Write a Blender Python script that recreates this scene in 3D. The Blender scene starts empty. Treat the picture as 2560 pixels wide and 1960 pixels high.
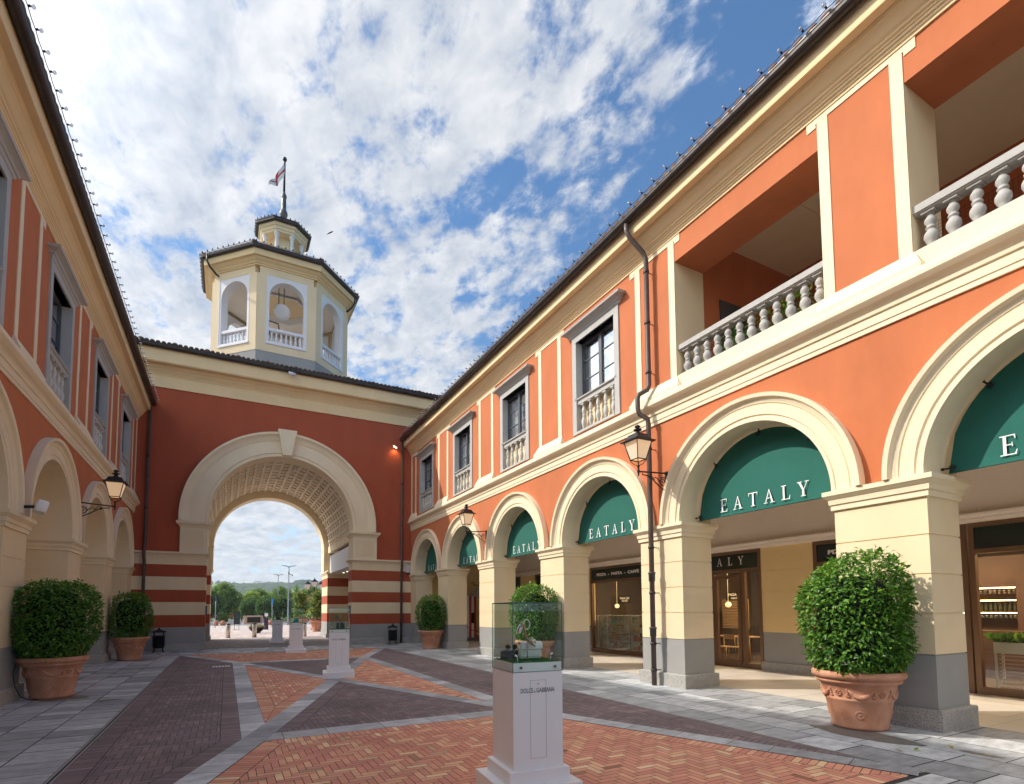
import bpy, bmesh, math, random
from mathutils import Vector, Matrix
R = math.radians
sc = bpy.context.scene
col = sc.collection
random.seed(7)
HAZE = True

# ------------------------------------------------------------------ camera
cam_d = bpy.data.cameras.new("camera")
cam = bpy.data.objects.new("camera", cam_d); col.objects.link(cam)
cam_d.sensor_width = 36.0
cam_d.lens = 36.0 * 1321.56 / 2560.0
cam_d.shift_x = (1280 - 1258.37) / 2560.0
cam_d.shift_y = (1441.2 - 980) / 2560.0
cam_d.clip_start = 0.05; cam_d.clip_end = 6000
yaw, pit, rol = R(27.624), R(3.603), R(-0.305)
cam.matrix_world = (Matrix.Translation((0, 0, 1.65)) @ Matrix.Rotation(-yaw, 4, 'Z')
                    @ Matrix.Rotation(R(90) + pit, 4, 'X') @ Matrix.Rotation(rol, 4, 'Z'))
sc.camera = cam
# ------------------------------------------------------------------ world / sky with clouds
SUN_EL, SUN_AZ = 40.5, -58.7      # azimuth from +Y towards +X
w = bpy.data.worlds.new("World"); sc.world = w; w.use_nodes = True
nt = w.node_tree; nt.nodes.clear()
def N(t, **k):
    n = nt.nodes.new(t)
    for a, b in k.items(): setattr(n, a, b)
    return n
def vmath(tree, op, a, b=None):
    n = tree.nodes.new('ShaderNodeMath'); n.operation = op
    for i, v in enumerate((a, b)):
        if v is None: continue
        if isinstance(v, (int, float)): n.inputs[i].default_value = v
        else: tree.links.new(v, n.inputs[i])
    return n.outputs[0]
out = N('ShaderNodeOutputWorld'); bg = N('ShaderNodeBackground'); bg.inputs[1].default_value = 0.12
sky = N('ShaderNodeTexSky'); sky.sky_type = 'NISHITA'; sky.sun_disc = False
sky.sun_elevation = R(SUN_EL); sky.sun_rotation = R(SUN_AZ)
sky.air_density = 1.25; sky.dust_density = 0.5; sky.ozone_density = 2.2
tc = N('ShaderNodeTexCoord'); sep = N('ShaderNodeSeparateXYZ')
nt.links.new(tc.outputs['Generated'], sep.inputs[0])
zc = vmath(nt, 'MAXIMUM', sep.outputs[2], 0.0)
den = vmath(nt, 'ADD', zc, 0.16)
cx_ = vmath(nt, 'DIVIDE', sep.outputs[0], den); cy_ = vmath(nt, 'DIVIDE', sep.outputs[1], den)
cmb = N('ShaderNodeCombineXYZ'); nt.links.new(cx_, cmb.inputs[0]); nt.links.new(cy_, cmb.inputs[1]); cmb.inputs[2].default_value = 3.7
def noise(scale, detail, rough, dist, off=(0, 0, 0)):
    mp = N('ShaderNodeMapping'); mp.inputs['Location'].default_value = off
    mp.inputs['Rotation'].default_value = (0, 0, R(35)); mp.inputs['Scale'].default_value = (1.0, 0.72, 1)
    nt.links.new(cmb.outputs[0], mp.inputs[0])
    n = N('ShaderNodeTexNoise'); n.inputs['Scale'].default_value = scale; n.inputs['Detail'].default_value = detail
    n.inputs['Roughness'].default_value = rough; n.inputs['Distortion'].default_value = dist
    nt.links.new(mp.outputs[0], n.inputs['Vector']); return n.outputs['Fac']
n1 = noise(11.5, 14, 0.64, 0.08); n2 = noise(2.6, 4, 0.5, 0.3, (1.6, 7.4, 0)); n3 = noise(12, 10, 0.62, 0.2, (9.3, 4.1, 2))
rx, ry = math.cos(yaw), -math.sin(yaw)
side = vmath(nt, 'ADD', vmath(nt, 'MULTIPLY', sep.outputs[0], rx), vmath(nt, 'MULTIPLY', sep.outputs[1], ry))
cov = vmath(nt, 'ADD', vmath(nt, 'MULTIPLY', n1, 0.72), vmath(nt, 'MULTIPLY', n2, 0.42))
cov = vmath(nt, 'ADD', cov, vmath(nt, 'MULTIPLY', side, -0.21))
cov = vmath(nt, 'ADD', cov, vmath(nt, 'MULTIPLY', vmath(nt, 'MULTIPLY', side, zc), -0.16))
mr = N('ShaderNodeMapRange'); mr.interpolation_type = 'SMOOTHSTEP'
mr.inputs['From Min'].default_value = 0.487; mr.inputs['From Max'].default_value = 0.645
nt.links.new(cov, mr.inputs['Value'])
mr2 = N('ShaderNodeMapRange'); mr2.inputs['From Min'].default_value = 0.32; mr2.inputs['From Max'].default_value = 0.68
nt.links.new(n3, mr2.inputs['Value'])
ccol = N('ShaderNodeMix', data_type='RGBA')
ccol.inputs[6].default_value = (2.25, 2.5, 2.9, 1); ccol.inputs[7].default_value = (4.12, 4.12, 4.15, 1)
nt.links.new(mr2.outputs[0], ccol.inputs[0])
# thin pale veil low over the horizon
mr3 = N('ShaderNodeMapRange'); mr3.inputs['From Min'].default_value = 0.0; mr3.inputs['From Max'].default_value = 0.42
mr3.inputs['To Min'].default_value = 0.55; mr3.inputs['To Max'].default_value = 0.0
nt.links.new(zc, mr3.inputs['Value'])
veil = N('ShaderNodeMix', data_type='RGBA'); veil.inputs[7].default_value = (3.6, 4.6, 6.0, 1)
nt.links.new(mr3.outputs[0], veil.inputs[0]); 
deep = N('ShaderNodeMix', data_type='RGBA', blend_type='MULTIPLY'); deep.inputs[0].default_value = 1; deep.inputs[7].default_value = (.37, .56, .70, 1)
nt.links.new(sky.outputs[0], deep.inputs[6]); nt.links.new(deep.outputs[2], veil.inputs[6])
fac = vmath(nt, 'MULTIPLY', mr.outputs[0], 0.93)
mixc = N('ShaderNodeMix', data_type='RGBA')
nt.links.new(fac, mixc.inputs[0]); nt.links.new(veil.outputs[2], mixc.inputs[6]); nt.links.new(ccol.outputs[2], mixc.inputs[7])
# cloud glow near the sun, strengthened out of view as added fill
dt = N('ShaderNodeVectorMath', operation='DOT_PRODUCT'); nt.links.new(tc.outputs['Generated'], dt.inputs[0]); dt.inputs[1].default_value = Vector((-1, .607, 1)).normalized()
cloud_fill = vmath(nt, 'ADD', 1.0, vmath(nt, 'MULTIPLY', vmath(nt, 'POWER', vmath(nt, 'MAXIMUM', dt.outputs['Value'], 0.0), 14.0), 7.0))
bk = N('ShaderNodeVectorMath', operation='DOT_PRODUCT'); nt.links.new(tc.outputs['Generated'], bk.inputs[0]); bk.inputs[1].default_value = Vector((.55, -1, .3)).normalized()
cloud_fill = vmath(nt, 'ADD', cloud_fill, vmath(nt, 'MULTIPLY', vmath(nt, 'MAXIMUM', bk.outputs['Value'], 0.0), 3.8))  # unseen clouds behind the camera brightened as added fill light
vs0 = N('ShaderNodeVectorMath', operation='SCALE'); nt.links.new(ccol.outputs[2], vs0.inputs[0]); nt.links.new(cloud_fill, vs0.inputs['Scale'])
nt.links.new(vs0.outputs[0], mixc.inputs[7])
nt.links.new(mixc.outputs[2], bg.inputs[0]); nt.links.new(bg.outputs[0], out.inputs[0])
# ------------------------------------------------------------------ sun
sl = bpy.data.lights.new("sun", 'SUN'); sl.energy = 2.4; sl.angle = R(0.55); sl.color = (1.0, 0.93, 0.82)
sun = bpy.data.objects.new("sun", sl); col.objects.link(sun)
sun.rotation_euler = Vector((1.0, -0.607, -1.0)).to_track_quat('-Z', 'Y').to_euler()
sc.view_settings.view_transform = 'Standard'; sc.view_settings.look = 'None'
sc.view_settings.exposure = 0.96; sc.view_settings.gamma = 1.0
sc.cycles.max_bounces = 8; sc.cycles.transparent_max_bounces = 16
sc.cycles.diffuse_bounces = 5; sc.cycles.glossy_bounces = 3
sc.cycles.use_denoising = True

# ------------------------------------------------------------------ materials
def newmat(name):
    m = bpy.data.materials.new(name); m.use_nodes = True
    t = m.node_tree; b = t.nodes['Principled BSDF']; return m, t, b
def mat(name, c, rough=0.7, var=0.0, vscale=2.0, bump=0.0, bscale=80, metal=0.0, c2=None, spec=None, streak=None, emit=None, coat=0.0, speck=0.0):
    m, t, b = newmat(name); L = t.links
    b.inputs['Base Color'].default_value = (*c, 1); b.inputs['Roughness'].default_value = rough
    b.inputs['Metallic'].default_value = metal
    if spec is not None: b.inputs['Specular IOR Level'].default_value = spec
    if coat: b.inputs['Coat Weight'].default_value = coat
    if emit: b.inputs['Emission Color'].default_value = (*emit[0], 1); b.inputs['Emission Strength'].default_value = emit[1]
    tcn = t.nodes.new('ShaderNodeTexCoord')
    if var or c2:
        mp = t.nodes.new('ShaderNodeMapping'); L.new(tcn.outputs['Object'], mp.inputs[0])
        if streak: mp.inputs['Scale'].default_value = streak
        n = t.nodes.new('ShaderNodeTexNoise'); n.inputs['Scale'].default_value = vscale
        n.inputs['Detail'].default_value = 6; n.inputs['Roughness'].default_value = 0.65
        L.new(mp.outputs[0], n.inputs['Vector'])
        mrn = t.nodes.new('ShaderNodeMapRange'); mrn.inputs['From Min'].default_value = 0.3; mrn.inputs['From Max'].default_value = 0.7
        L.new(n.outputs['Fac'], mrn.inputs['Value'])
        mx = t.nodes.new('ShaderNodeMix'); mx.data_type = 'RGBA'
        mx.inputs[6].default_value = (*[x * (1 - var) for x in c], 1)
        mx.inputs[7].default_value = (*(c2 or [min(1, x * (1 + var)) for x in c]), 1)
        L.new(mrn.outputs[0], mx.inputs[0]); src = mx.outputs[2]
        if speck:
            vn = t.nodes.new('ShaderNodeTexNoise'); vn.inputs['Scale'].default_value = 130; vn.inputs['Detail'].default_value = 2
            L.new(tcn.outputs['Object'], vn.inputs['Vector'])
            mrs = t.nodes.new('ShaderNodeMapRange'); mrs.inputs['From Min'].default_value = .35; mrs.inputs['From Max'].default_value = .65
            mrs.inputs['To Min'].default_value = 1 - speck; mrs.inputs['To Max'].default_value = 1 + speck
            L.new(vn.outputs['Fac'], mrs.inputs['Value'])
            vm = t.nodes.new('ShaderNodeVectorMath'); vm.operation = 'SCALE'; L.new(src, vm.inputs[0]); L.new(mrs.outputs[0], vm.inputs['Scale']); src = vm.outputs[0]
        L.new(src, b.inputs['Base Color'])
    if bump:
        n2_ = t.nodes.new('ShaderNodeTexNoise'); n2_.inputs['Scale'].default_value = bscale; n2_.inputs['Detail'].default_value = 4
        L.new(tcn.outputs['Object'], n2_.inputs['Vector'])
        n3_ = t.nodes.new('ShaderNodeTexNoise'); n3_.inputs['Scale'].default_value = 2.2; n3_.inputs['Detail'].default_value = 3
        L.new(tcn.outputs['Object'], n3_.inputs['Vector'])
        ad = vmath(t, 'ADD', vmath(t, 'MULTIPLY', n2_.outputs['Fac'], 0.35), n3_.outputs['Fac'])
        bp = t.nodes.new('ShaderNodeBump'); bp.inputs['Strength'].default_value = bump; bp.inputs['Distance'].default_value = 0.02
        L.new(ad, bp.inputs['Height']); L.new(bp.outputs[0], b.inputs['Normal'])
    return m
def rampmat(name, stops, rough=0.75, nvar=0.12, nscale=3.0, bump=0.15, bscale=60, attr='rnd', transl=0.0, spec=0.5, streak=(1, 1, 1)):
    m, t, b = newmat(name); L = t.links
    at = t.nodes.new('ShaderNodeAttribute'); at.attribute_name = attr
    cr = t.nodes.new('ShaderNodeValToRGB'); e = cr.color_ramp.elements
    while len(e) < len(stops): e.new(0.5)
    for i, (p, c) in enumerate(stops): e[i].position = p; e[i].color = (*c, 1)
    L.new(at.outputs['Fac'], cr.inputs[0])
    tcn = t.nodes.new('ShaderNodeTexCoord'); mp = t.nodes.new('ShaderNodeMapping'); mp.inputs['Scale'].default_value = streak
    L.new(tcn.outputs['Object'], mp.inputs[0])
    n = t.nodes.new('ShaderNodeTexNoise'); n.inputs['Scale'].default_value = nscale; n.inputs['Detail'].default_value = 7; n.inputs['Roughness'].default_value = .7
    L.new(mp.outputs[0], n.inputs['Vector'])
    mrn = t.nodes.new('ShaderNodeMapRange'); mrn.inputs['From Min'].default_value = 0.3; mrn.inputs['From Max'].default_value = 0.7
    mrn.inputs['To Min'].default_value = 1 - nvar; mrn.inputs['To Max'].default_value = 1 + nvar
    L.new(n.outputs['Fac'], mrn.inputs['Value'])
    vm = t.nodes.new('ShaderNodeVectorMath'); vm.operation = 'SCALE'; L.new(cr.outputs[0], vm.inputs[0]); L.new(mrn.outputs[0], vm.inputs['Scale'])
    L.new(vm.outputs[0], b.inputs['Base Color']); b.inputs['Roughness'].default_value = rough; b.inputs['Specular IOR Level'].default_value = spec
    if bump:
        n2_ = t.nodes.new('ShaderNodeTexNoise'); n2_.inputs['Scale'].default_value = bscale; n2_.inputs['Detail'].default_value = 5
        L.new(mp.outputs[0], n2_.inputs['Vector'])
        bp = t.nodes.new('ShaderNodeBump'); bp.inputs['Strength'].default_value = bump; bp.inputs['Distance'].default_value = 0.01
        L.new(n2_.outputs['Fac'], bp.inputs['Height']); L.new(bp.outputs[0], b.inputs['Normal'])
    if transl:
        tr = t.nodes.new('ShaderNodeBsdfTranslucent'); L.new(vm.outputs[0], tr.inputs[0])
        ms = t.nodes.new('ShaderNodeMixShader'); ms.inputs[0].default_value = transl
        L.new(b.outputs[0], ms.inputs[1]); L.new(tr.outputs[0], ms.inputs[2]); L.new(ms.outputs[0], t.nodes['Material Output'].inputs[0])
    return m
def glassmat(name, tint, refl=1.0, base=0.03):
    m, t, b = newmat(name); L = t.links; t.nodes.remove(b)
    tr = t.nodes.new('ShaderNodeBsdfTransparent'); tr.inputs[0].default_value = (*tint, 1)
    gl = t.nodes.new('ShaderNodeBsdfGlossy'); gl.inputs['Roughness'].default_value = 0.02; gl.inputs[0].default_value = (.95, .97, 1, 1)
    fr = t.nodes.new('ShaderNodeLayerWeight'); fr.inputs[0].default_value = .5
    f = vmath(t, 'ADD', vmath(t, 'MULTIPLY', vmath(t, 'POWER', fr.outputs['Facing'], 4.0), refl * .8), base)
    ms = t.nodes.new('ShaderNodeMixShader'); L.new(f, ms.inputs[0]); L.new(tr.outputs[0], ms.inputs[1]); L.new(gl.outputs[0], ms.inputs[2])
    L.new(ms.outputs[0], t.nodes['Material Output'].inputs[0]); return m
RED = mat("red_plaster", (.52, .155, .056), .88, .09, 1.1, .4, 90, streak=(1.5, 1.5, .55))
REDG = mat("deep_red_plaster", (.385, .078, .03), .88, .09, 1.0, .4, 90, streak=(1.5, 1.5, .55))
CREAM = mat("cream_plaster", (.80, .645, .415), .85, .05, 1.0, .25, 100, streak=(1.4, 1.4, .6))
CREAM2 = mat("pale_cream_trim", (.82, .69, .475), .82, .045, 1.3, .14, 80)
OCHRE = mat("ochre_shop_plaster", (.84, .64, .32), .85, .04, 1.2, .2, 90)
GREYP = mat("grey_plaster", (.33, .325, .31), .88, .05, 1.8, .22, 90)
GRAN = mat("granite", (.36, .345, .32), .75, .10, 9, .15, 120, speck=.55)
GREYT = mat("grey_trim", (.44, .43, .405), .8, .06, 3, .15, 70)
BROWN = mat("brown_gutter", (.042, .03, .025), .42, .15, 4, .05, 40, metal=.3)
PIPEM = mat("brown_pipe", (.085, .055, .045), .5, .25, 5, .05, 40)
TILE = mat("roof_tile", (.14, .075, .05), .9, .35, 5, .3, 40)
WHITEP = mat("white_paint", (.86, .85, .86), .35, .015, 2)
WHITET = mat("white_trim", (.78, .77, .79), .7, .03, 3, .08, 70)
STONEG = mat("stone_baluster", (.42, .405, .375), .8, .07, 5, .15, 60)
STONEW = mat("pale_baluster", (.56, .54, .49), .8, .06, 5, .1, 60)
IRON = mat("wrought_iron", (.022, .022, .028), .45, .1, 8, metal=.5)
SASH = mat("dark_sash", (.07, .073, .085), .5, .05, 3)
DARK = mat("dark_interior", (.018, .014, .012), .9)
CURT = mat("white_curtain", (.88, .89, .9), .9, .05, 3)
PANE = glassmat("window_glass", (.92, .95, .97), 1.3, .22)
SHOPG = glassmat("shop_glass", (.92, .93, .93), 1.1, .05)
CASEG = glassmat("display_glass", (.955, .985, .965), .8, .02)
BRONZE = mat("bronze_frame", (.20, .115, .065), .45, .08, 5, metal=.35)
CREAM3 = mat("deep_cream_cornice", (.81, .615, .345), .82, .05, 1.2, .16, 80)
GREEN = mat("green_canvas", (.012, .13, .098), .85, .06, 3, .15, 220)
SIGNW = mat("white_lettering", (.85, .85, .83), .6)
SIGND = mat("dark_sign_glass", (.022, .032, .028), .18, .1, 2)
TAUPE = mat("taupe_plaster", (.86, .78, .68), .9, .04, 1.5, .2, 90)
TERRA = mat("terracotta", (.50, .20, .10), .8, .16, 3.0, .35, 60, c2=(.62, .33, .215), streak=(1, 1, .6))
SOIL = mat("soil", (.03, .02, .014), 1)
BARK = mat("bark", (.11, .08, .055), .95, .25, 9, .4, 30)
BULB = glassmat("bulb_glass", (.7, .7, .72), 1.6, .25)
STEEL = mat("brushed_steel", (.55, .50, .44), .32, .06, 3, metal=.9, streak=(30, 30, .4))
WOOD = mat("pale_wood", (.45, .29, .15), .6, .15, 6, streak=(1, 1, 8))
MARBLE = rampmat("arcade_marble", [(0, (.50, .45, .385)), (1, (.63, .575, .50))], .45, .12, 1.5, .05, streak=(1, .3, 1))
SLATE = rampmat("slate_slab", [(0, (.25, .262, .275)), (.5, (.39, .405, .42)), (1, (.56, .575, .585))], .6, .34, 3.2, .6, 14, streak=(1, 2.2, 1))
BRICKO = rampmat("orange_brick", [(0, (.62, .25, .17)), (.45, (.70, .31, .20)), (.75, (.74, .38, .23)), (.88, (.78, .47, .27)), (.96, (.82, .59, .35)), (.987, (.34, .16, .09)), (1, (.28, .12, .07))], .8, .17, .9, .35, 40)
BRICKD = rampmat("purple_brick", [(0, (.165, .125, .132)), (.6, (.21, .155, .16)), (1, (.27, .195, .19))], .72, .30, .8, .35, 40)
PAVEP = rampmat("pink_pavers", [(0, (.40, .33, .30)), (1, (.56, .47, .42))], .85, .12, 1.0, .2, 30)
JOINT = mat("joint_sand", (.05, .045, .042), .95, .2, 20)
ASPH = mat("asphalt", (.16, .16, .165), .95, .15, 4, .2, 60)
GRASSM = mat("grass_green", (.07, .13, .03), .95, .3, 3, .5, 30)
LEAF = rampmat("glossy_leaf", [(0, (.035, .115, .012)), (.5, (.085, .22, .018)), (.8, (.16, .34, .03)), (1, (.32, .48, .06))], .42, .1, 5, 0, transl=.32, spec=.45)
LEAFB = rampmat("tree_leaf", [(0, (.10, .18, .03)), (.6, (.19, .30, .05)), (1, (.36, .46, .09))], .7, .1, 2, 0, transl=.45)
LEAFM = rampmat("magnolia_leaf", [(0, (.06, .12, .02)), (.6, (.17, .26, .035)), (1, (.48, .42, .07))], .4, .1, 2, 0, transl=.35)
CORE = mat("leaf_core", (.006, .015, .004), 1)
LAMPG = mat("frosted_lamp_glass", (.62, .52, .44), .35, emit=((1.0, .62, .30), .22))
GLOW = mat("lamp_glow", (1, .8, .5), .5, emit=((1.0, .66, .28), 9.0))
PEND = mat('pendant_glow', (1, .8, .5), .5, emit=((1.0, .62, .25), .9))
FLOWER = rampmat("flower_petals", [(0, (.65, .03, .12)), (.5, (.75, .10, .22)), (1, (.85, .45, .45))], .7, .05, 3, 0, transl=.2)

# ------------------------------------------------------------------ mesh helpers
class MB:
    def __init__(s, T=None): s.v = []; s.f = []; s.m = []; s.r = []; s.sm = []; s.T = T
    def add(s, vs, fs, mi=0, r=0.0, sm=False):
        o = len(s.v); T = s.T
        s.v += [T(*p) for p in vs] if T else [tuple(p) for p in vs]
        for f in fs: s.f.append(tuple(i + o for i in f)); s.m.append(mi); s.r.append(r); s.sm.append(sm)
    def box(s, x0, x1, y0, y1, z0, z1, mi=0, r=0.0):
        s.add([(x0, y0, z0), (x1, y0, z0), (x1, y1, z0), (x0, y1, z0), (x0, y0, z1), (x1, y0, z1), (x1, y1, z1), (x0, y1, z1)],
              [(0, 3, 2, 1), (4, 5, 6, 7), (0, 1, 5, 4), (1, 2, 6, 5), (2, 3, 7, 6), (3, 0, 4, 7)], mi, r)
    def loft(s, rings, closed=True, cap=True, mi=0, sm=False, r=0.0, loop=False):
        n = len(rings[0]); vs = [p for rg in rings for p in rg]; fs = []
        K = len(rings)
        for i in range(K if loop else K - 1):
            a = i * n; b = ((i + 1) % K) * n
            for j in range(n if closed else n - 1):
                k = (j + 1) % n; fs.append((a + j, a + k, b + k, b + j))
        if cap and not loop: fs.append(tuple(range(n - 1, -1, -1))); fs.append(tuple((K - 1) * n + j for j in range(n)))
        s.add(vs, fs, mi, r, sm)
    def prism(s, poly, axis, a0, a1, mi=0, r=0.0):
        def P(p, a): return (a, p[0], p[1]) if axis == 0 else ((p[0], a, p[1]) if axis == 1 else (p[0], p[1], a))
        s.loft([[P(p, a0) for p in poly], [P(p, a1) for p in poly]], mi=mi, r=r)
    def lathe(s, prof, c=(0, 0, 0), n=20, mi=0, sm=True, cap=True, ang0=0.0, flat=False):
        s.loft([[(c[0] + r_ * math.cos(ang0 + 2 * math.pi * j / n), c[1] + r_ * math.sin(ang0 + 2 * math.pi * j / n), c[2] + z) for j in range(n)] for r_, z in prof], mi=mi, sm=sm and not flat, cap=cap)
    def tube(s, pts, r, n=8, mi=0, sm=True, radii=None):
        rings = []; pts = [Vector(p) for p in pts]
        for i, p in enumerate(pts):
            d = (pts[min(i + 1, len(pts) - 1)] - pts[max(i - 1, 0)]).normalized()
            a = d.orthogonal().normalized() if i == 0 else (pa - d * pa.dot(d)).normalized()
            pa = a; b = d.cross(a); rr = radii[i] if radii else r
            rings.append([tuple(p + a * rr * math.cos(2 * math.pi * j / n) + b * rr * math.sin(2 * math.pi * j / n)) for j in range(n)])
        s.loft(rings, mi=mi, sm=sm)
    def rings(s, x0, x1, y0, y1, prof, mi=0):      # rectangular stack: prof = [(z, offset)]
        s.loft([[(x0 - o, y0 - o, z), (x1 + o, y0 - o, z), (x1 + o, y1 + o, z), (x0 - o, y1 + o, z)] for z, o in prof], mi=mi)
    def build(s, name, mats, parent=None, kind=None, local=False, recalc=True):
        me = bpy.data.meshes.new(name)
        vs = s.v
        if parent is not None and not local:
            o = wloc(parent); vs = [(x - o[0], y - o[1], z - o[2]) for x, y, z in vs]
        me.from_pydata(vs, [], s.f)
        mats = mats if isinstance(mats, (list, tuple)) else [mats]
        for m in mats: me.materials.append(m)
        me.polygons.foreach_set('material_index', s.m); me.polygons.foreach_set('use_smooth', s.sm)
        at = me.attributes.new('rnd', 'FLOAT', 'FACE'); at.data.foreach_set('value', s.r)
        if recalc:
            bm = bmesh.new(); bm.from_mesh(me); bmesh.ops.recalc_face_normals(bm, faces=bm.faces); bm.to_mesh(me); bm.free()
        me.update()
        ob = bpy.data.objects.new(name, me); col.objects.link(ob)
        if parent is not None: ob.parent = parent
        if kind: ob['kind'] = kind
        return ob
def wloc(o):
    v = Vector((0, 0, 0))
    while o is not None: v += Vector(o.location); o = o.parent
    return v
def thing(name, loc, label, cat, group=None, rz=0.0):
    o = bpy.data.objects.new(name, None); col.objects.link(o); o.location = loc; o.rotation_euler = (0, 0, rz)
    o.empty_display_size = .2
    return tag(o, label, cat, group)
def tag(o, label, cat, group=None):
    o['label'] = label; o['category'] = cat
    if group: o['group'] = group
    return o
def dup(src, loc, label=None, rz=None, group=None):
    def rec(o, par):
        c = o.copy(); col.objects.link(c); c.parent = par
        for ch in list(o.children): rec(ch, c)
        return c
    r_ = rec(src, None); r_.location = loc
    if rz is not None: r_.rotation_euler = (0, 0, rz)
    if label: r_['label'] = label
    if group: r_['group'] = group
    return r_
def text_into(mb, txt, size, place, mi=0, align='CENTER', ext=0.0, xs=1.0, bold=0.0):
    """default font outline -> faces ; place(x, y, d) maps flat text coords into 3D"""
    cu = bpy.data.curves.new('t', 'FONT'); cu.body = txt; cu.size = size; cu.align_x = align; cu.extrude = ext; cu.resolution_u = 3; cu.offset = bold
    ob = bpy.data.objects.new('t', cu); col.objects.link(ob)
    dg = bpy.context.evaluated_depsgraph_get(); dg.update(); me = bpy.data.meshes.new_from_object(ob.evaluated_get(dg))
    mb.add([place(v.co.x * xs, v.co.y, v.co.z) for v in me.vertices], [tuple(p.vertices) for p in me.polygons], mi)
    bpy.data.objects.remove(ob); bpy.data.curves.remove(cu); bpy.data.meshes.remove(me)
def fit_text(mb, txt, xa, xb, y0, h, place, mi=0, bold=0.0):
    t = MB(); text_into(t, txt, 1.0, lambda x, y, z: (x, y, z), bold=bold)
    xs_ = [v[0] for v in t.v]; ys_ = [v[1] for v in t.v]; a, b, c, d = min(xs_), max(xs_), min(ys_), max(ys_)
    base = t.v; mb.add([place(xa + (v[0] - a) / (b - a) * (xb - xa), y0 + (v[1] - c) / (d - c) * h) for v in base], t.f, mi)
SER = {  # roman capitals, unit height, made of flat pieces
 'E': (.66, [[(.12,.04),(.25,.04),(.25,.96),(.12,.96)],[(.0,0),(.62,0),(.62,.05),(0,.05)],[(.56,.05),(.62,.05),(.66,.24),(.63,.24)],[(0,.95),(.60,.95),(.60,1),(0,1)],[(.54,.95),(.60,.95),(.61,.78),(.58,.78)],[(.25,.49),(.48,.49),(.48,.54),(.25,.54)],[(.46,.40),(.49,.40),(.49,.63),(.46,.63)]]),
 'A': (.84, [[(.10,.04),(.16,.04),(.44,.90),(.41,1)],[(.58,.04),(.74,.04),(.44,1),(.41,1)],[(0,0),(.28,0),(.28,.045),(0,.045)],[(.50,0),(.84,0),(.84,.045),(.50,.045)],[(.25,.33),(.58,.33),(.56,.38),(.26,.38)]]),
 'T': (.74, [[(.30,.04),(.44,.04),(.44,.96),(.30,.96)],[(0,.94),(.74,.94),(.74,1),(0,1)],[(0,.94),(.05,.94),(.03,.76),(0,.76)],[(.69,.94),(.74,.94),(.74,.76),(.71,.76)],[(.20,0),(.54,0),(.54,.05),(.20,.05)]]),
 'L': (.66, [[(.12,.04),(.25,.04),(.25,.96),(.12,.96)],[(0,0),(.62,0),(.62,.05),(0,.05)],[(.56,.05),(.62,.05),(.66,.28),(.63,.28)],[(0,.95),(.38,.95),(.38,1),(0,1)]]),
 'Y': (.82, [[(.34,.04),(.48,.04),(.48,.48),(.34,.48)],[(.34,.44),(.48,.44),(.24,.96),(.08,.96)],[(.42,.40),(.48,.46),(.72,.96),(.66,.96)],[(.24,0),(.58,0),(.58,.05),(.24,.05)],[(0,.95),(.34,.95),(.34,1),(0,1)],[(.54,.95),(.82,.95),(.82,1),(.54,1)]]),
}
def serif(mb, txt, h, gap, place, mi=0, centre=True):
    tot = sum(SER[c][0] for c in txt) * h + gap * (len(txt) - 1)
    x = -tot / 2 if centre else 0; k = 0
    for c in txt:
        wd, ps = SER[c]
        for p in ps:
            k += 1; mb.add([place(x + q[0] * h, q[1] * h, 0.0004 * k) for q in p], [tuple(range(len(p)))], mi)
        x += wd * h + gap
def clip(poly, cl):
    """Sutherland-Hodgman, cl convex ccw"""
    outp = poly
    for i in range(len(cl)):
        a, b = cl[i], cl[(i + 1) % len(cl)]; inp = outp; outp = []
        if not inp: return []
        def sd(p): return (b[0] - a[0]) * (p[1] - a[1]) - (b[1] - a[1]) * (p[0] - a[0])
        for j in range(len(inp)):
            p, q = inp[j], inp[(j + 1) % len(inp)]; sp, sq = sd(p), sd(q)
            if sp >= 0: outp.append(p)
            if (sp >= 0) != (sq >= 0):
                t = sp / (sp - sq); outp.append((p[0] + (q[0] - p[0]) * t, p[1] + (q[1] - p[1]) * t))
    return outp
def inset(poly, offs):
    n = len(poly); L_ = []
    for i in range(n):
        a, b = Vector(poly[i]), Vector(poly[(i + 1) % n]); d = (b - a).normalized(); nn = Vector((-d.y, d.x))
        L_.append((a + nn * offs[i], d))
    res = []
    for i in range(n):
        (p, d), (q, e) = L_[i - 1], L_[i]
        cr = d.x * e.y - d.y * e.x; t = ((q.x - p.x) * e.y - (q.y - p.y) * e.x) / cr
        res.append((p.x + d.x * t, p.y + d.y * t))
    return res
def area(p): return abs(sum(p[i][0] * p[(i + 1) % len(p)][1] - p[(i + 1) % len(p)][0] * p[i][1] for i in range(len(p)))) / 2

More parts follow.
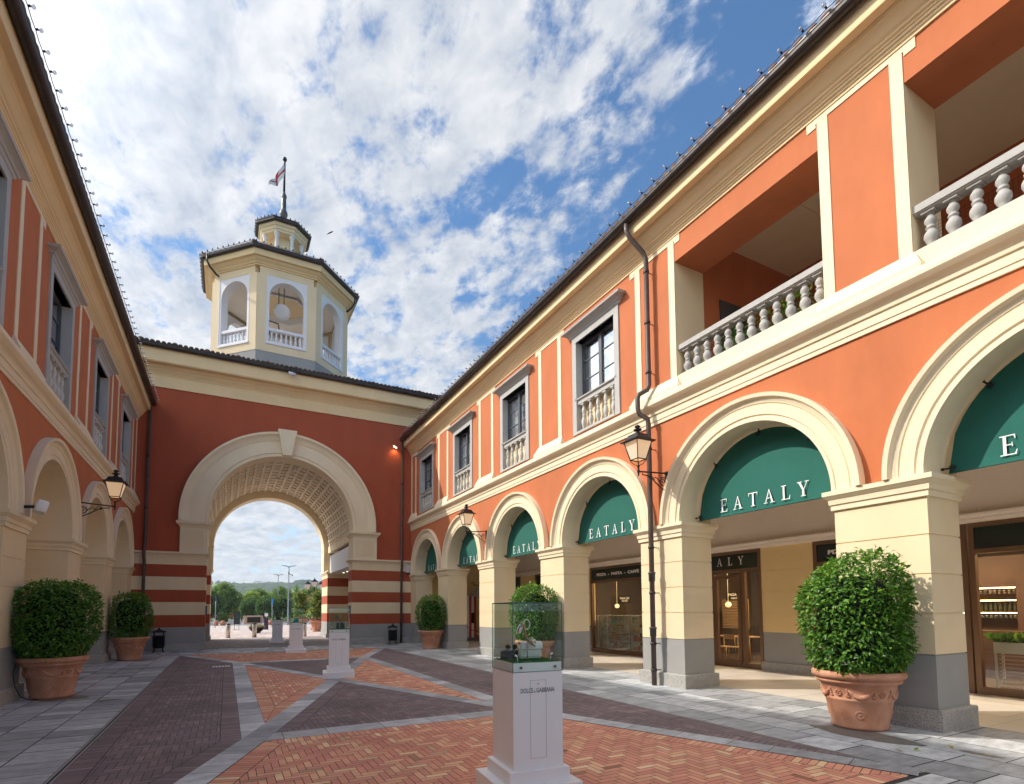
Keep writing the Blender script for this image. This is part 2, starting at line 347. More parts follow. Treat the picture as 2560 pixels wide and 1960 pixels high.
# ================================================================== GROUND
g = MB(); g.add([(-3000, -600, -.03), (3000, -600, -.03), (3000, 4000, -.03), (-3000, 4000, -.03)], [(0, 1, 2, 3)])
g.build('ground', GRASSM, kind='structure')
g = MB(); g.add([(-30, -20, -.006), (40, -20, -.006), (40, 110, -.006), (-30, 110, -.006)], [(0, 1, 2, 3)])
g.build('paving_bed', JOINT, kind='structure')
X0, X1, Y0, Y1 = -1.45, 6.19, 2.86, 23.4
x0, x1, y0, y1 = .38, 4.38, 7.68, 19.0
C = (2.37, 13.33)
W_, Lb = .078, .238
def brick_panel(mb, poly, border=None, gap=.0035):
    n = len(poly); border = border or [.245] * n
    inn = inset(poly, border)
    for i in range(n):
        if border[i] <= 0: continue
        a, b = Vector(poly[i]), Vector(poly[(i + 1) % n]); d = (b - a).normalized(); nn = Vector((-d.y, d.x))
        band = [poly[i], poly[(i + 1) % n], inn[(i + 1) % n], inn[i]]
        band = inset(band, [.001, .003, .001, .003])
        ln = (b - a).length
        for k in range(int(ln / W_) + 1):
            p = a + d * (k * W_ + gap); q = a + d * ((k + 1) * W_ - gap)
            pl = clip([tuple(p), tuple(q), tuple(q + nn * (border[i] - gap * 2)), tuple(p + nn * (border[i] - gap * 2))], band)
            if len(pl) > 2 and area(pl) > 2e-4: mb.add([(u, v_, 0) for u, v_ in pl], [tuple(range(len(pl)))], 0, random.random() ** 1.2)
    cl = inset(inn, [.003] * n)
    xs = [p[0] for p in cl]; ys = [p[1] for p in cl]; nb = 3
    i0, i1_ = int(min(xs) / W_) - 8, int(max(xs) / W_) + 8; j0, j1 = int(min(ys) / W_) - 8, int(max(ys) / W_) + 8
    for X in range(i0, i1_):
        for Y in range(j0, j1):
            k = (X - Y) % (2 * nb)
            if k == 0: rc = (X * W_, Y * W_, X * W_ + Lb - .004, Y * W_ + W_)
            elif k == 2 * nb - 1: rc = (X * W_, Y * W_, X * W_ + W_, Y * W_ + Lb - .004)
            else: continue
            if rc[2] < min(xs) or rc[0] > max(xs) or rc[3] < min(ys) or rc[1] > max(ys): continue
            a_, b_, c_, d_ = rc[0] + gap, rc[1] + gap, rc[2] - gap, rc[3] - gap
            pl = clip([(a_, b_), (c_, b_), (c_, d_), (a_, d_)], cl)
            if len(pl) > 2 and area(pl) > 2e-4: mb.add([(u, v_, 0) for u, v_ in pl], [tuple(range(len(pl)))], 0, random.random() ** 1.2)
hs, vs_ = .21, .17
ds = .165
A_, B_, C_, D_ = (x0, y0), (x1, y0), (x1, y1), (x0, y1)
o = MB()
brick_panel(o, inset([A_, C, D_], [ds, ds, vs_]))
brick_panel(o, inset([B_, C_, C], [vs_, ds, ds]))
brick_panel(o, inset([(X0, Y0), (X1, Y0), B_, A_], [0, ds, hs, ds]))
brick_panel(o, inset([D_, C_, (X1, Y1), (X0, Y1)], [hs, ds, 0, ds]))
o.build('orange_brick_paving', BRICKO, kind='structure', recalc=False)
o = MB()
brick_panel(o, inset([A_, B_, C], [hs, ds, ds]))
brick_panel(o, inset([C_, D_, C], [hs, ds, ds]))
brick_panel(o, inset([(X0, Y0), A_, D_, (X0, Y1)], [ds, vs_, ds, .0]))
brick_panel(o, inset([B_, (X1, Y0), (X1, Y1), C_], [ds, .0, ds, vs_]))
o.build('purple_brick_paving', BRICKD, kind='structure', recalc=False)
o = MB(); zz = 0.0
def strip(a, b, wd, seg=.62, ea=0, eb=0):
    global zz
    zz += .0006; a, b = Vector(a), Vector(b); d = (b - a).normalized(); nn = Vector((-d.y, d.x)) * wd; a = a - d * ea; b = b + d * eb
    ln = (b - a).length; t = 0
    while t < ln - .01:
        s_ = min(seg * random.uniform(.75, 1.3), ln - t)
        if ln - t - s_ < .2: s_ = ln - t
        p, q = a + d * (t + .004), a + d * (t + s_ - .004)
        o.add([(*(p - nn), zz), (*(q - nn), zz), (*(q + nn), zz), (*(p + nn), zz)], [(0, 1, 2, 3)], 0, random.random()); t += s_
for a, b, wd in ((A_, D_, vs_), (B_, C_, vs_), (A_, B_, hs), (D_, C_, hs)):
    strip(a, b, wd - .004, ea=.16, eb=.16)
for a in (A_, B_, C_, D_): strip(a, C, ds - .004)
for a, b in ((A_, (X0, Y0)), (B_, (X1, Y0)), (C_, (X1, Y1)), (D_, (X0, Y1))): strip(a, b, ds - .004)
o.build('slate_star_strips', SLATE, kind='structure', recalc=False)
# slabs
def slabs(mb, xa, xb, ya, yb, wcol, lmin, lmax, z=0, gap=.0075, along='y'):
    u = xa if along == 'y' else ya; ue = xb if along == 'y' else yb
    while u < ue - .01:
        wd = min(wcol * random.uniform(.9, 1.1), ue - u)
        if ue - u - wd < .15: wd = ue - u
        t = (ya if along == 'y' else xa) - random.uniform(0, lmax); te = yb if along == 'y' else xb
        while t < te:
            ln = random.uniform(lmin, lmax)
            a, b = (max(t, ya if along == 'y' else xa), min(t + ln, te))
            if b - a > .03:
                r_ = random.random(); dz = z + random.uniform(0, .0015)
                if along == 'y': mb.add([(u + gap, a + gap, dz), (u + wd - gap, a + gap, dz), (u + wd - gap, b - gap, dz), (u + gap, b - gap, dz)], [(0, 1, 2, 3)], 0, r_)
                else: mb.add([(a + gap, u + gap, dz), (b - gap, u + gap, dz), (b - gap, u + wd - gap, dz), (a + gap, u + wd - gap, dz)], [(0, 1, 2, 3)], 0, r_)
            t += ln
        u += wd
o = MB()
slabs(o, -4.6, -1.52, -8, 23.4, .5, .3, .62)
slabs(o, 6.26, 9.3, -8, 23.4, .58, .42, .95)
slabs(o, -1.52, 6.26, -8, 2.80, .6, .4, .9)
slabs(o, -4.6, 9.3, 23.45, 26.4, .5, .4, .8, along='x')
o.build('slate_pavement', SLATE, kind='structure', recalc=False)
o = MB(); slabs(o, 9.3, 13.6, -8, 27.0, 1.3, .9, 1.3, z=.001, gap=.002); o.build('arcade_floor', MARBLE, kind='structure', recalc=False)
o = MB(); slabs(o, -12, 5.6, 26.42, 35.8, .16, .12, .26, gap=.005, along='x'); o.build('passage_paving', rampmat("cube_pavers", [(0, (.20, .17, .165)), (1, (.33, .28, .26))], .8, .1, 2, .2, 30), kind='structure', recalc=False)
o = MB(); slabs(o, 5.6, 12, 26.42, 35.8, .6, .6, .9, along='x'); o.build('side_entrance_paving', SLATE, kind='structure', recalc=False)
o = MB(); slabs(o, -20, 24, 35.82, 68, .5, .3, .6, gap=.006, along='x'); o.build('forecourt_paving', PAVEP, kind='structure', recalc=False)
o = MB(); o.add([(-60, 68, .002), (80, 68, .002), (80, 130, .002), (-60, 130, .002)], [(0, 1, 2, 3)]); o.build('car_park_road', ASPH, kind='structure')
o = MB()
for i in range(9): o.box(-6 + i * 2.6, -5.88 + i * 2.6, 74, 79, .006, .007)
o.box(-30, 40, 69.6, 69.75, .006, .007); o.build('road_markings', mat('road_paint', (.7, .7, .68), .8, .1, 3), kind='structure')
# drainage slots
dm = mat('drain_metal', (.42, .42, .43), .5, .1, 5, metal=.6)
for nm, xx, lb, yA, yB in (('drain_channel', -1.485, 'long slotted metal drain along the left edge of the purple brick paving', 2.85, 23.4), ('drain_channel', 6.225, 'long slotted metal drain along the right edge of the brick star, towards the arcade', 2.85, 23.4)):
    o = MB(); o.box(xx - .032, xx - .014, yA, yB, -.004, .004); o.box(xx + .014, xx + .032, yA, yB, -.004, .004)
    tag(o.build(nm, dm), lb, 'drain', 'slotted drains in the paving')
o = MB()
o.box(-.36, .16, 17.86, 18.22, .002, .004)
for i in range(6): o.box(-.33 + i * .082, -.27 + i * .082, 17.9, 18.18, .005, .008, 1)
tag(o.build('manhole_cover', [mat('manhole_dark', (.10, .09, .09), .7), mat('manhole_steel', (.62, .62, .62), .4, .05, 5)]), 'small rectangular metal floor grate let into the purple bricks left of the star', 'floor grate')
o = MB()
def blot(cx, cy, rx_, ry_, sd, z=.0035):
    random.seed(sd); n = 26; ph = [random.uniform(0, 6.28) for _ in range(4)]
    o.add([(cx, cy, z)] + [(cx + rx_ * (1 + .18 * math.sin(2 * a + ph[0]) + .12 * math.sin(5 * a + ph[1])) * math.cos(a), cy + ry_ * (1 + .18 * math.sin(3 * a + ph[2]) + .1 * math.sin(4 * a + ph[3])) * math.sin(a), z) for a in [2 * math.pi * k / n for k in range(n)]],
          [(0, 1 + k, 1 + (k + 1) % n) for k in range(n)])
blot(7.42, 4.1, .30, .62, 2); blot(-2.72, 13.0, .34, .36, 3); blot(-2.6, 21.8, .4, .3, 4); blot(7.55, 2.9, .06, .2, 5); blot(-1.9, 12.3, .16, .12, 8)
o.build('damp_patches', mat('wet_slate', (.15, .145, .13), .4, .2, 6), kind='structure', recalc=False)

# ================================================================== FACADES
XR, XL, YG = 8.44, 3.52, 26.46
def TR(u, d, z): return (XR - d, u, z)
def TL(u, d, z): return (-XL + d, u, z)
def TG(u, d, z): return (u, YG - d, z)
ARCH_PROF = [(1.58, -.872), (1.58, .06), (1.635, .06), (1.65, .04), (1.675, .04), (1.69, .065), (1.86, .065), (1.872, .05), (1.885, .07), (1.91, .075), (1.955, .095), (1.985, .15), (2.05, .16), (2.05, -.03), (1.62, -.03), (1.62, -.872)]
def sweep_arch(mb, prof, uc, zc_, n=44, a0=0.0, a1=math.pi, mi=0, leg=0.0):
    rg = []
    if leg: rg.append([(uc + r_ * math.cos(a0), d, zc_ - leg) for r_, d in prof])
    for i in range(n + 1):
        a = a0 + (a1 - a0) * i / n
        rg.append([(uc + r_ * math.cos(a), d, zc_ + r_ * math.sin(a)) for r_, d in prof])
    if leg: rg.append([(uc + r_ * math.cos(a1), d, zc_ - leg) for r_, d in prof])
    mb.loft(rg, mi=mi)
def sweep_u(mb, prof, u0, u1, mi=0, m0=0.0, m1=0.0):    # prof of (d,z); mitre: u shifts with d
    mb.loft([[(u0 + m0 * d, d, z) for d, z in prof], [(u1 + m1 * d, d, z) for d, z in prof]], mi=mi)
def wall_holes(mb, u0, u1, z0, z1, holes, d0, d1, mi=0, reveal=0):
    us = sorted({u0, u1} | {h[0] for h in holes} | {h[1] for h in holes}); zs = sorted({z0, z1} | {h[2] for h in holes} | {h[3] for h in holes})
    for i in range(len(us) - 1):
        for j in range(len(zs) - 1):
            um, zm = (us[i] + us[i + 1]) / 2, (zs[j] + zs[j + 1]) / 2
            if any(h[0] < um < h[1] and h[2] < zm < h[3] for h in holes): continue
            mb.add([(us[i], d0, zs[j]), (us[i + 1], d0, zs[j]), (us[i + 1], d0, zs[j + 1]), (us[i], d0, zs[j + 1])], [(0, 1, 2, 3)], mi)
    for h in holes:
        a, b, c, d = h[:4]
        for q in ([(a, d0, c), (a, d1, c), (a, d1, d), (a, d0, d)], [(b, d0, c), (b, d1, c), (b, d1, d), (b, d0, d)], [(a, d0, c), (b, d0, c), (b, d1, c), (a, d1, c)], [(a, d0, d), (b, d0, d), (b, d1, d), (a, d1, d)]):
            mb.add(q, [(0, 1, 2, 3)], reveal)
BAL = [(.075, 0), (.075, .05), (.05, .06), (.045, .085), (.07, .15), (.088, .22), (.082, .29), (.055, .35), (.046, .38), (.062, .395), (.062, .42), (.045, .435), (.05, .47), (.072, .53), (.068, .58), (.042, .64), (.036, .66), (.055, .67), (.055, .69), (.08, .70), (.08, .74)]
def baluster(T, u, d, z0, h, r=1.0, n=14):
    m = MB(T); prof = [(a * r, b * h / .74) for a, b in BAL]
    m.loft([[(u + q * 1.0, d + p, z0 + z) for q, p in ((-r_, -r_), (r_, -r_), (r_, r_), (-r_, r_))] for r_, z in (prof[0], prof[1])])
    m.lathe(prof[2:-2], (u, d, z0), n)
    m.loft([[(u + q, d + p, z0 + z) for q, p in ((-r_, -r_), (r_, -r_), (r_, r_), (-r_, r_))] for r_, z in (prof[-2], prof[-1])])
    return m
STRING = [(0, 5.76), (.03, 5.76), (.03, 5.83), (.045, 5.84), (.045, 5.97), (.07, 5.98), (.075, 6.03), (.10, 6.07), (.155, 6.11), (.19, 6.15), (.205, 6.17), (.205, 6.225), (.18, 6.235), (.17, 6.30), (0, 6.31)]
CORN = [(0, 9.72), (.03, 9.72), (.03, 9.755), (.05, 9.77), (.05, 9.80), (.075, 9.815), (.075, 9.85), (.095, 9.86), (.10, 9.885), (.13, 9.90), (.135, 9.93), (.17, 9.96), (.22, 10.03), (.26, 10.08), (.29, 10.10), (.29, 10.125), (.31, 10.135), (.31, 10.155), (.45, 10.165), (.455, 10.19), (.455, 10.50), (0, 10.50)]
def facade(T, sgn, W, root, piers, win_arches, loggias, yend, ystart, pw, op):
    """piers: list of pier start coords; openings op wide between them"""
    r_in = op / 2; sc_ = r_in / 1.58
    prof = [(r_ * 1.0 + (r_in - 1.58), d) for r_, d in ARCH_PROF]
    ru = r_in + .04
    sp = MB(T)                                            # wall above the arches
    for i, p in enumerate(piers):
        last = p + pw >= yend - .3
        pe = min(p + pw, yend)
        for d in (0, -.87): sp.add([(p, d, 3.47), (pe, d, 3.47), (pe, d, 5.76), (p, d, 5.76)], [(0, 1, 2, 3)])
        if last: continue
        uc = p + pw + r_in; n = 36
        pts = [(uc - ru * math.cos(math.pi * k / n), 3.47 + ru * math.sin(math.pi * k / n)) for k in range(n + 1)]
        pts = [(min(max(q[0], p + pw), p + pw + op), q[1]) for q in pts]
        for d in (0, -.87):
            for k in range(n):
                a, b = pts[k], pts[k + 1]
                if b[0] - a[0] < 1e-5: continue
                sp.add([(a[0], d, a[1]), (b[0], d, b[1]), (b[0], d, 5.76), (a[0], d, 5.76)], [(0, 1, 2, 3)])
        am = MB(T); sweep_arch(am, prof, uc, 3.475); am.build('arch_moulding', CREAM2, root)
        if p > ystart: pass
    sp.build('lower_wall', RED, root)
    for i, p in enumerate(piers):
        pe = min(p + pw, yend); m = MB(T)
        e = .012
        prf = [(.28, 0), (1.0, 0), (1.0, -e), (1.018, -e), (1.018, 0)]
        for zg in (1.57, 2.11, 2.65): prf += [(zg - .009, 0), (zg - .009, -e), (zg + .009, -e), (zg + .009, 0)]
        prf += [(3.17, 0)]
        m.rings(p, pe, -.87, 0, prf[:2], 1); m.rings(p, pe, -.87, 0, [(1.0, -.012), (1.018, -.012)], 1); m.rings(p, pe, -.87, 0, prf[4:], 0)
        po = m.build('pier', [CREAM, GREYP], root)
        m = MB(T); m.rings(p, pe, -.87, 0, [(-.02, .065), (.265, .065), (.28, .055), (.285, .0)]); m.build('plinth', GRAN, po)
        m = MB(T); m.rings(p, pe, -.87, 0, [(3.168, .0), (3.175, .035), (3.255, .035), (3.262, .055), (3.335, .06), (3.35, .075), (3.385, .105), (3.40, .12), (3.47, .12), (3.474, .0)])
        m.build('capital', CREAM2, po)
    m = MB(T); sweep_u(m, STRING, ystart, yend); m.build('string_course', CREAM2, root)
    # upper wall
    holes = []
    for uc in win_arches: holes.append((uc - .81, uc + .81, 6.5, 9.03))
    for a, b in loggias: holes.append((a, b, 6.62, 9.17))
    m = MB(T); wall_holes(m, ystart, yend, 6.3, 9.73, holes, 0, -.32, 0, 0)
    for h in holes:
        if h[3] > 9.1: m.box(h[0] + .001, h[1] - .001, -.87, -.32, h[3], 10.08)
    m.build('upper_wall', RED, root)
    for p in piers:                                       # pedestals + strips of the upper order
        pe = min(p + pw, yend); s_ = .17
        m = MB(T)
        m.rings(p, pe, -.05, 0, [(6.306, .14), (6.40, .14), (6.42, .12), (6.45, .11), (6.50, .085), (6.56, .06), (6.58, .045), (6.62, .035), (6.625, 0)])
        m.build('pedestal', CREAM2, root)
        m = MB(T)
        for a, b in ((p, p + s_), (pe - s_, pe)): m.box(a, b, -.02, .014, 6.62, 9.635)
        m.box(p - .17, pe + .17, -.02, .0155, 9.625, 9.722); m.box(p - .17, p - .02, -.02, .0135, 9.56, 9.626); m.box(pe + .02, pe + .17, -.02, .0135, 9.56, 9.626)
        m.build('pilaster_strip', CREAM2, root)
    m = MB(T); sweep_u(m, CORN, ystart, yend); m.build('cornice', CREAM3, root)
    m = MB(T)
    gut = [(.46 + .10 + .10 * math.cos(a), 10.515 + .105 * math.sin(a)) for a in [math.pi + math.pi * k / 8 for k in range(9)]]
    gut = [(.457, 10.53)] + gut + [(.67, 10.53), (.67, 10.555), (.457, 10.555)]
    sweep_u(m, gut, ystart, yend - .02)
    m.build('gutter', BROWN, root)
    m = MB(T); m.add([(ystart, .64, 10.58), (yend, .64, 10.58), (yend, -10.6, 13.2), (ystart, -10.6, 13.2)], [(0, 1, 2, 3)])
    m.add([(ystart, .64, 10.54), (yend, .64, 10.54), (yend, -10.6, 13.1), (ystart, -10.6, 13.1)], [(0, 1, 2, 3)])
    u = ystart
    while u < yend - .1:
        m.loft([[(u + .09 * math.cos(a), .66, 10.57 + .05 * math.sin(a)) for a in (0, .8, 1.57, 2.34, 3.14)], [(u + .09 * math.cos(a), -.6, 11.0 + .05 * math.sin(a)) for a in (0, .8, 1.57, 2.34, 3.14)]], sm=True); u += .22
    m.build('roof', TILE, root)
    return root
def window(T, uc, root, curtain):
    m = MB(T); a, b = uc - .985, uc + .985
    for q in ((a, a + .18), (b - .18, b)): m.box(q[0], q[1], -.24, .035, 6.44, 9.03)
    m.box(a, b, -.24, .036, 9.03, 9.205)
    fr = m.build('window', GREYT, root)
    m = MB(T); m.rings(a - .02, b + .02, -.1, 0, [(9.19, .03), (9.215, .06), (9.26, .075), (9.27, .10), (9.31, .12), (9.335, .16), (9.355, .20), (9.36, .225), (9.41, .235), (9.43, .2)]); m.build('cornice', GREYT, fr)
    m = MB(T); m.rings(a + .16, b - .16, -.2, -.01, [(7.27, .0), (7.375, .0), (7.385, .03), (7.40, .045), (7.43, .045), (7.44, .0)]); m.build('sill', GREYT, fr)
    m = MB(T); m.box(a + .182, b - .182, -.24, .05, 6.44, 6.50); m.build('bottom_rail', GREYT, fr)
    m = MB(T); m.box(a + .183, b - .183, -.235, -.2, 6.5, 7.27); m.build('apron_panel', CREAM, fr)
    for k in range(5): baluster(T, uc + (k - 2) * .315, -.085, 6.502, .768, .78, 12).build('baluster', STONEW, fr)
    m = MB(T)
    w0, w1, z0, z1 = a + .183, b - .183, 7.44, 9.03; f = .065
    m.box(w0, w0 + f, -.25, -.18, z0, z1); m.box(w1 - f, w1, -.25, -.18, z0, z1); m.box(w0 + f, w1 - f, -.25, -.18, z1 - f, z1); m.box(w0 + f, w1 - f, -.25, -.18, z0, z0 + f)
    m.box(uc - .06, uc + .06, -.252, -.17, z0 + f, z1 - f)
    for k in (1, 2):
        zz_ = z0 + (z1 - z0) * k / 3; m.box(w0 + f, uc - .06, -.235, -.20, zz_ - .013, zz_ + .013); m.box(uc + .06, w1 - f, -.235, -.20, zz_ - .013, zz_ + .013)
    m.build('sash', SASH, fr)
    m = MB(T); m.box(w0 + .02, w1 - .02, -.222, -.218, z0 + .02, z1 - .02); m.build('pane', PANE, fr)
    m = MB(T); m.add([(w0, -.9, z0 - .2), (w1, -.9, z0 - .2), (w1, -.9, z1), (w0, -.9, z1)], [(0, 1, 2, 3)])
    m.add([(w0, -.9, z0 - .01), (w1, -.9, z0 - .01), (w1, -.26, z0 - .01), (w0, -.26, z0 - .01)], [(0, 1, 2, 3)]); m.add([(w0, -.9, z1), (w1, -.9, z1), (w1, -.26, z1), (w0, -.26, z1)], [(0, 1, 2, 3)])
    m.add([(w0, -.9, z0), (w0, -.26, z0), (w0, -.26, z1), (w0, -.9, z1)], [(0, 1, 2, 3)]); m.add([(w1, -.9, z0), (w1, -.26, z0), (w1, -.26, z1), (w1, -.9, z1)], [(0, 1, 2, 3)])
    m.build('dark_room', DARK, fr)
    if curtain:
        m = MB(T); u = w0 + .05; stp = .062 if curtain == 2 else .12
        while u < w1 - .08:
            m.loft([[(u, -.36, z), (u + stp * .55, -.33, z), (u + stp * .8, -.37, z)] for z in (z0, z1 - .03)], closed=False, cap=False, sm=True)
            if curtain == 2: m.add([(u + stp * .8, -.37, z0), (u + stp, -.36, z0), (u + stp, -.36, z1), (u + stp * .8, -.37, z1)], [(0, 1, 2, 3)])
            u += stp
        m.build('curtain', CURT, fr)

# ---- right building
RB = thing('arcade_building', (XR, 8, 0), 'long two storey orange building in full sun with loggias above a shopping arcade', 'building')
PLANTS = []
pR = [3.64 + 4.4 * k for k in range(-3, 6)]
facade(TR, 1, XR, RB, pR, [10.86, 15.26, 19.66, 24.06], [(.48, 3.64), (4.88, 8.04), (-3.92, -.76)], YG, -9.56, 1.24, 3.16)
for k, c_ in ((0, 2), (1, 1), (2, 1), (3, 0)): window(TR, 10.86 + 4.4 * k, RB, c_)
# loggia interiors
m = MB(TR)
zf, zt = 6.5, 10.1
for a, b in ((-8.2, 8.1),):
    m.add([(a, -4.1, zf), (b, -4.1, zf), (b, -4.1, zt), (a, -4.1, zt)], [(0, 1, 2, 3)])
    for u in (a, b): m.add([(u, -.88, zf), (u, -4.1, zf), (u, -4.1, zt), (u, -.88, zt)], [(0, 1, 2, 3)])
m.build('loggia_wall', RED, RB)
m = MB(TR); m.add([(-8.2, -.0, 10.09), (8.1, -.0, 10.09), (8.1, -4.1, 10.09), (-8.2, -4.1, 10.09)], [(0, 1, 2, 3)])
for u in (2.06, -2.3, 6.46): m.box(u - .02, u + .02, -4.1, -.87, 10.06, 10.088)
m.build('loggia_ceiling', CREAM, RB)
m = MB(TR); m.box(-8.2, 8.1, -4.1, -.34, 6.45, 6.60); m.build('loggia_floor', GREYT, RB)
for a, b in ((-.76, .48), (3.64, 4.88), (8.04, 8.2), (-5.2, -3.92)):
    m = MB(TR); m.box(a - .0015, b + .0015, -.87, -.004, 6.61, 9.168); m.build('loggia_pier', CREAM, RB)
m = MB(TR); m.box(8.07, 8.095, -2.35, -1.45, 6.61, 8.75); m.build('loggia_door', SASH, RB)
for a, b in ((.48, 3.64), (4.88, 8.04)):
    m = MB(TR); m.rings(a + .004, b - .004, -.27, -.055, [(7.185, 0), (7.20, .0), (7.205, .02), (7.305, .02), (7.32, 0)])
    hr = m.build('loggia_balustrade', STONEG, RB)
    m = MB(TR); m.rings(a + .004, b - .004, -.32, -.02, [(6.60, 0), (6.65, 0)]); m.build('kerb', STONEG, hr)
    m = MB(TR); m.box(a, b, .002, .03, 6.312, 6.612); m.box(a - .0, b + .0, -.33, -.021, 6.595, 6.6185); m.build('blocking_course', CREAM2, RB)
    n = 12
    for k in range(n): baluster(TR, a + .16 + (b - a - .32) * k / (n - 1), -.155, 6.65, .533, 1.0).build('baluster', STONEG, hr)
    m = MB(TR)
    u = a + .03
    while u < b - .02: m.box(u, u + .003, -.335, -.333, 6.62, 7.12); u += .05
    z = 6.65
    while z < 7.12: m.box(a, b, -.3375, -.3355, z, z + .003); z += .05
    m.build('wire_mesh', IRON, hr)
for i, (y_, z_, lb) in enumerate(((5.9, 7.05, 'green climbing plant behind the nearer half of the loggia balustrade'), (7.0, 6.85, 'green climbing plant behind the farther half of the loggia balustrade'))):
    t = thing('loggia_plant', (XR + .75, y_, 6.6), lb, 'plant', 'plants on the loggia'); random.seed(60 + i); PLANTS.append((t, y_, z_))
# ---- shop wall under the arcade (local T: X = 12.8 - d)
XS = 12.8
def TS(u, d, z): return (XS - d, u, z)
pil = [(-8, -4.9), (7.95, 9.4), (12.35, 13.8), (16.95, 18.2), (21.2, 22.6), (25.6, 26.46)]
for a, b in pil:
    m = MB(TS); e = .012
    m.rings(a, b, -.2, .02, [(1.02, 0)] + [q for zg in (1.53, 2.09, 2.66) for q in ((zg - .008, 0), (zg - .008, -e), (zg + .008, -e), (zg + .008, 0))] + [(3.28, 0)])
    m.rings(a, b, -.2, .015, [(.24, 0), (1.02, 0)], 1)
    pp = m.build('shop_pilaster', [OCHRE, GREYP], RB)
    m = MB(TS); m.rings(a, b, -.2, .02, [(-.01, .05), (.23, .05), (.24, .03)]); m.build('plinth', GRAN, pp)
m = MB(TS); m.box(-9, YG, -.25, .20, 3.42, 5.35); m.build('soffit_wall', TAUPE, RB)
m = MB(TS); sweep_u(m, [(-.2, 3.28), (.20, 3.28), (.22, 3.30), (.26, 3.32), (.27, 3.36), (.32, 3.39), (.33, 3.42), (.33, 3.435), (-.2, 3.435)], -9, YG); m.build('shop_cornice', mat('pale_stone_ledge', (.80, .72, .64), .8, .05, 3), RB)
m = MB(TR); m.add([(-9.5, -.87, 5.34), (YG, -.87, 5.34), (YG, -4.3, 5.34), (-9.5, -4.3, 5.34)], [(0, 1, 2, 3)]); m.build('arcade_ceiling', TAUPE, RB)
m = MB(TR); m.add([(YG - .02, -.87, 0), (YG - .02, -4.4, 0), (YG - .02, -4.4, 5.4), (YG - .02, -.87, 5.4)], [(0, 1, 2, 3)]); m.build('end_wall', OCHRE, RB)
m = MB(TS); random.seed(3)
u = 0.6
while u < 24:
    for q in (-1, 1): m.add([(u, .27, 3.434), (u + .004, .27, 3.434), (u + q * random.uniform(.02, .05), .27 + random.uniform(-.05, .05), 3.55)], [(0, 1, 2)])
    u += .035
sp_ = m.build('bird_spikes', IRON, RB); sp_['kind'] = 'stuff'
# shopfront glazing and frames
def frame(mb, u0, u1, z0, z1, t=.07, d0=-.08, d1=.04):
    mb.box(u0, u0 + t, d0, d1, z0, z1); mb.box(u1 - t, u1, d0, d1, z0, z1); mb.box(u0 + t, u1 - t, d0, d1, z1 - t, z1); mb.box(u0 + t, u1 - t, d0, d1, z0, z0 + t * 1.6)
def shopfront(u0, u1, mull, signs=(), tr=2.68):
    m = MB(TS); frame(m, u0, u1, 0, 3.28, .09)
    for q in mull: m.box(q - .06, q + .06, -.08, .035, .14, tr - .0)
    m.box(u0 + .09, u1 - .09, -.082, .045, tr, tr + .09)
    f = m.build('shopfront', BRONZE, RB)
    m = MB(TS); m.box(u0 + .05, u1 - .05, -.045, -.035, .1, tr + .02); m.build('glass', SHOPG, f)
    m = MB(TS); m.box(u0 + .09, u1 - .09, -.03, .02, tr + .09, 3.19); m.build('fascia_panel', SIGND, f)
    return f
f1_ = shopfront(9.4, 12.35, (9.98, 11.02, 12.0))
m = MB(TS)
serif(m, 'EATALY', .23, .19, lambda x, y, k: (10.92 - x, .022 + k, 2.885 + y)); m.build('lettering', SIGNW, f1_)
m = MB(TS)
for q in (10.14, 11.14):
    frame(m, q - .09, q + .80 if q < 11 else q + .77, .06, 2.6, .10, -.03, .055)
m.build('door', BRONZE, f1_)
m = MB(TS)
for uu in (10.98, 11.12): m.tube([(uu, .06, .78), (uu - .0, .13, .8), (uu, .14, 1.0), (uu, .14, 1.25), (uu, .13, 1.42), (uu, .06, 1.44)], .018, 8)
m.build('handle', mat('brass', (.65, .45, .2), .3, metal=.9), f1_)
f2_ = shopfront(13.8, 16.95, ())
m = MB(TS); fit_text(m, 'PIZZA  -  PASTA  -  CAFF\u00c8', -1.2, 1.2, 2.93, .135, lambda x, y: (15.36 - x, .024, y), bold=.05); m.build('lettering', SIGNW, f2_)
f3_ = shopfront(4.9, 7.95, (6.4,))
m = MB(TS); fit_text(m, 'PIZZA  -  PASTA  -  CAFF\u00c8', -1.17, 1.17, 2.93, .135, lambda x, y: (6.42 - x, .024, y), bold=.05); m.build('lettering', SIGNW, f3_)
shopfront(-4.9, 4.87, (2.9, .9, -1.2, -3.2))
f4_ = shopfront(18.2, 21.2, (19.7,))
m = MB(TS); serif(m, 'EATALY', .22, .16, lambda x, y, k: (19.7 - x, .022 + k, 2.89 + y)); m.build('lettering', SIGNW, f4_)
shopfront(22.6, 25.6, (24.1,))
# interiors
m = MB(TS)
a, b = -4.9, YG
m.add([(a, -5.2, 0), (b, -5.2, 0), (b, -5.2, 3.6), (a, -5.2, 3.6)], [(0, 1, 2, 3)])
for u in (a, b, 13.7, 18.7, 22.5): m.add([(u, -.21, 0), (u, -5.2, 0), (u, -5.2, 3.6), (u, -.21, 3.6)], [(0, 1, 2, 3)])
m.build('shop_inner_wall', mat('inner_wall', (.085, .055, .035), .8, .2, 2), RB)
m = MB(TS); m.add([(a, -.2, 3.5), (b, -.2, 3.5), (b, -5.2, 3.5), (a, -5.2, 3.5)], [(0, 1, 2, 3)]); m.build('shop_ceiling', mat('inner_ceiling', (.10, .07, .045), .9), RB)
m = MB(TS); m.add([(a, -.05, .004), (b, -.05, .004), (b, -5.2, .004), (a, -5.2, .004)], [(0, 1, 2, 3)]); m.build('shop_floor', mat('inner_floor', (.10, .07, .05), .3, .2, 3), RB)
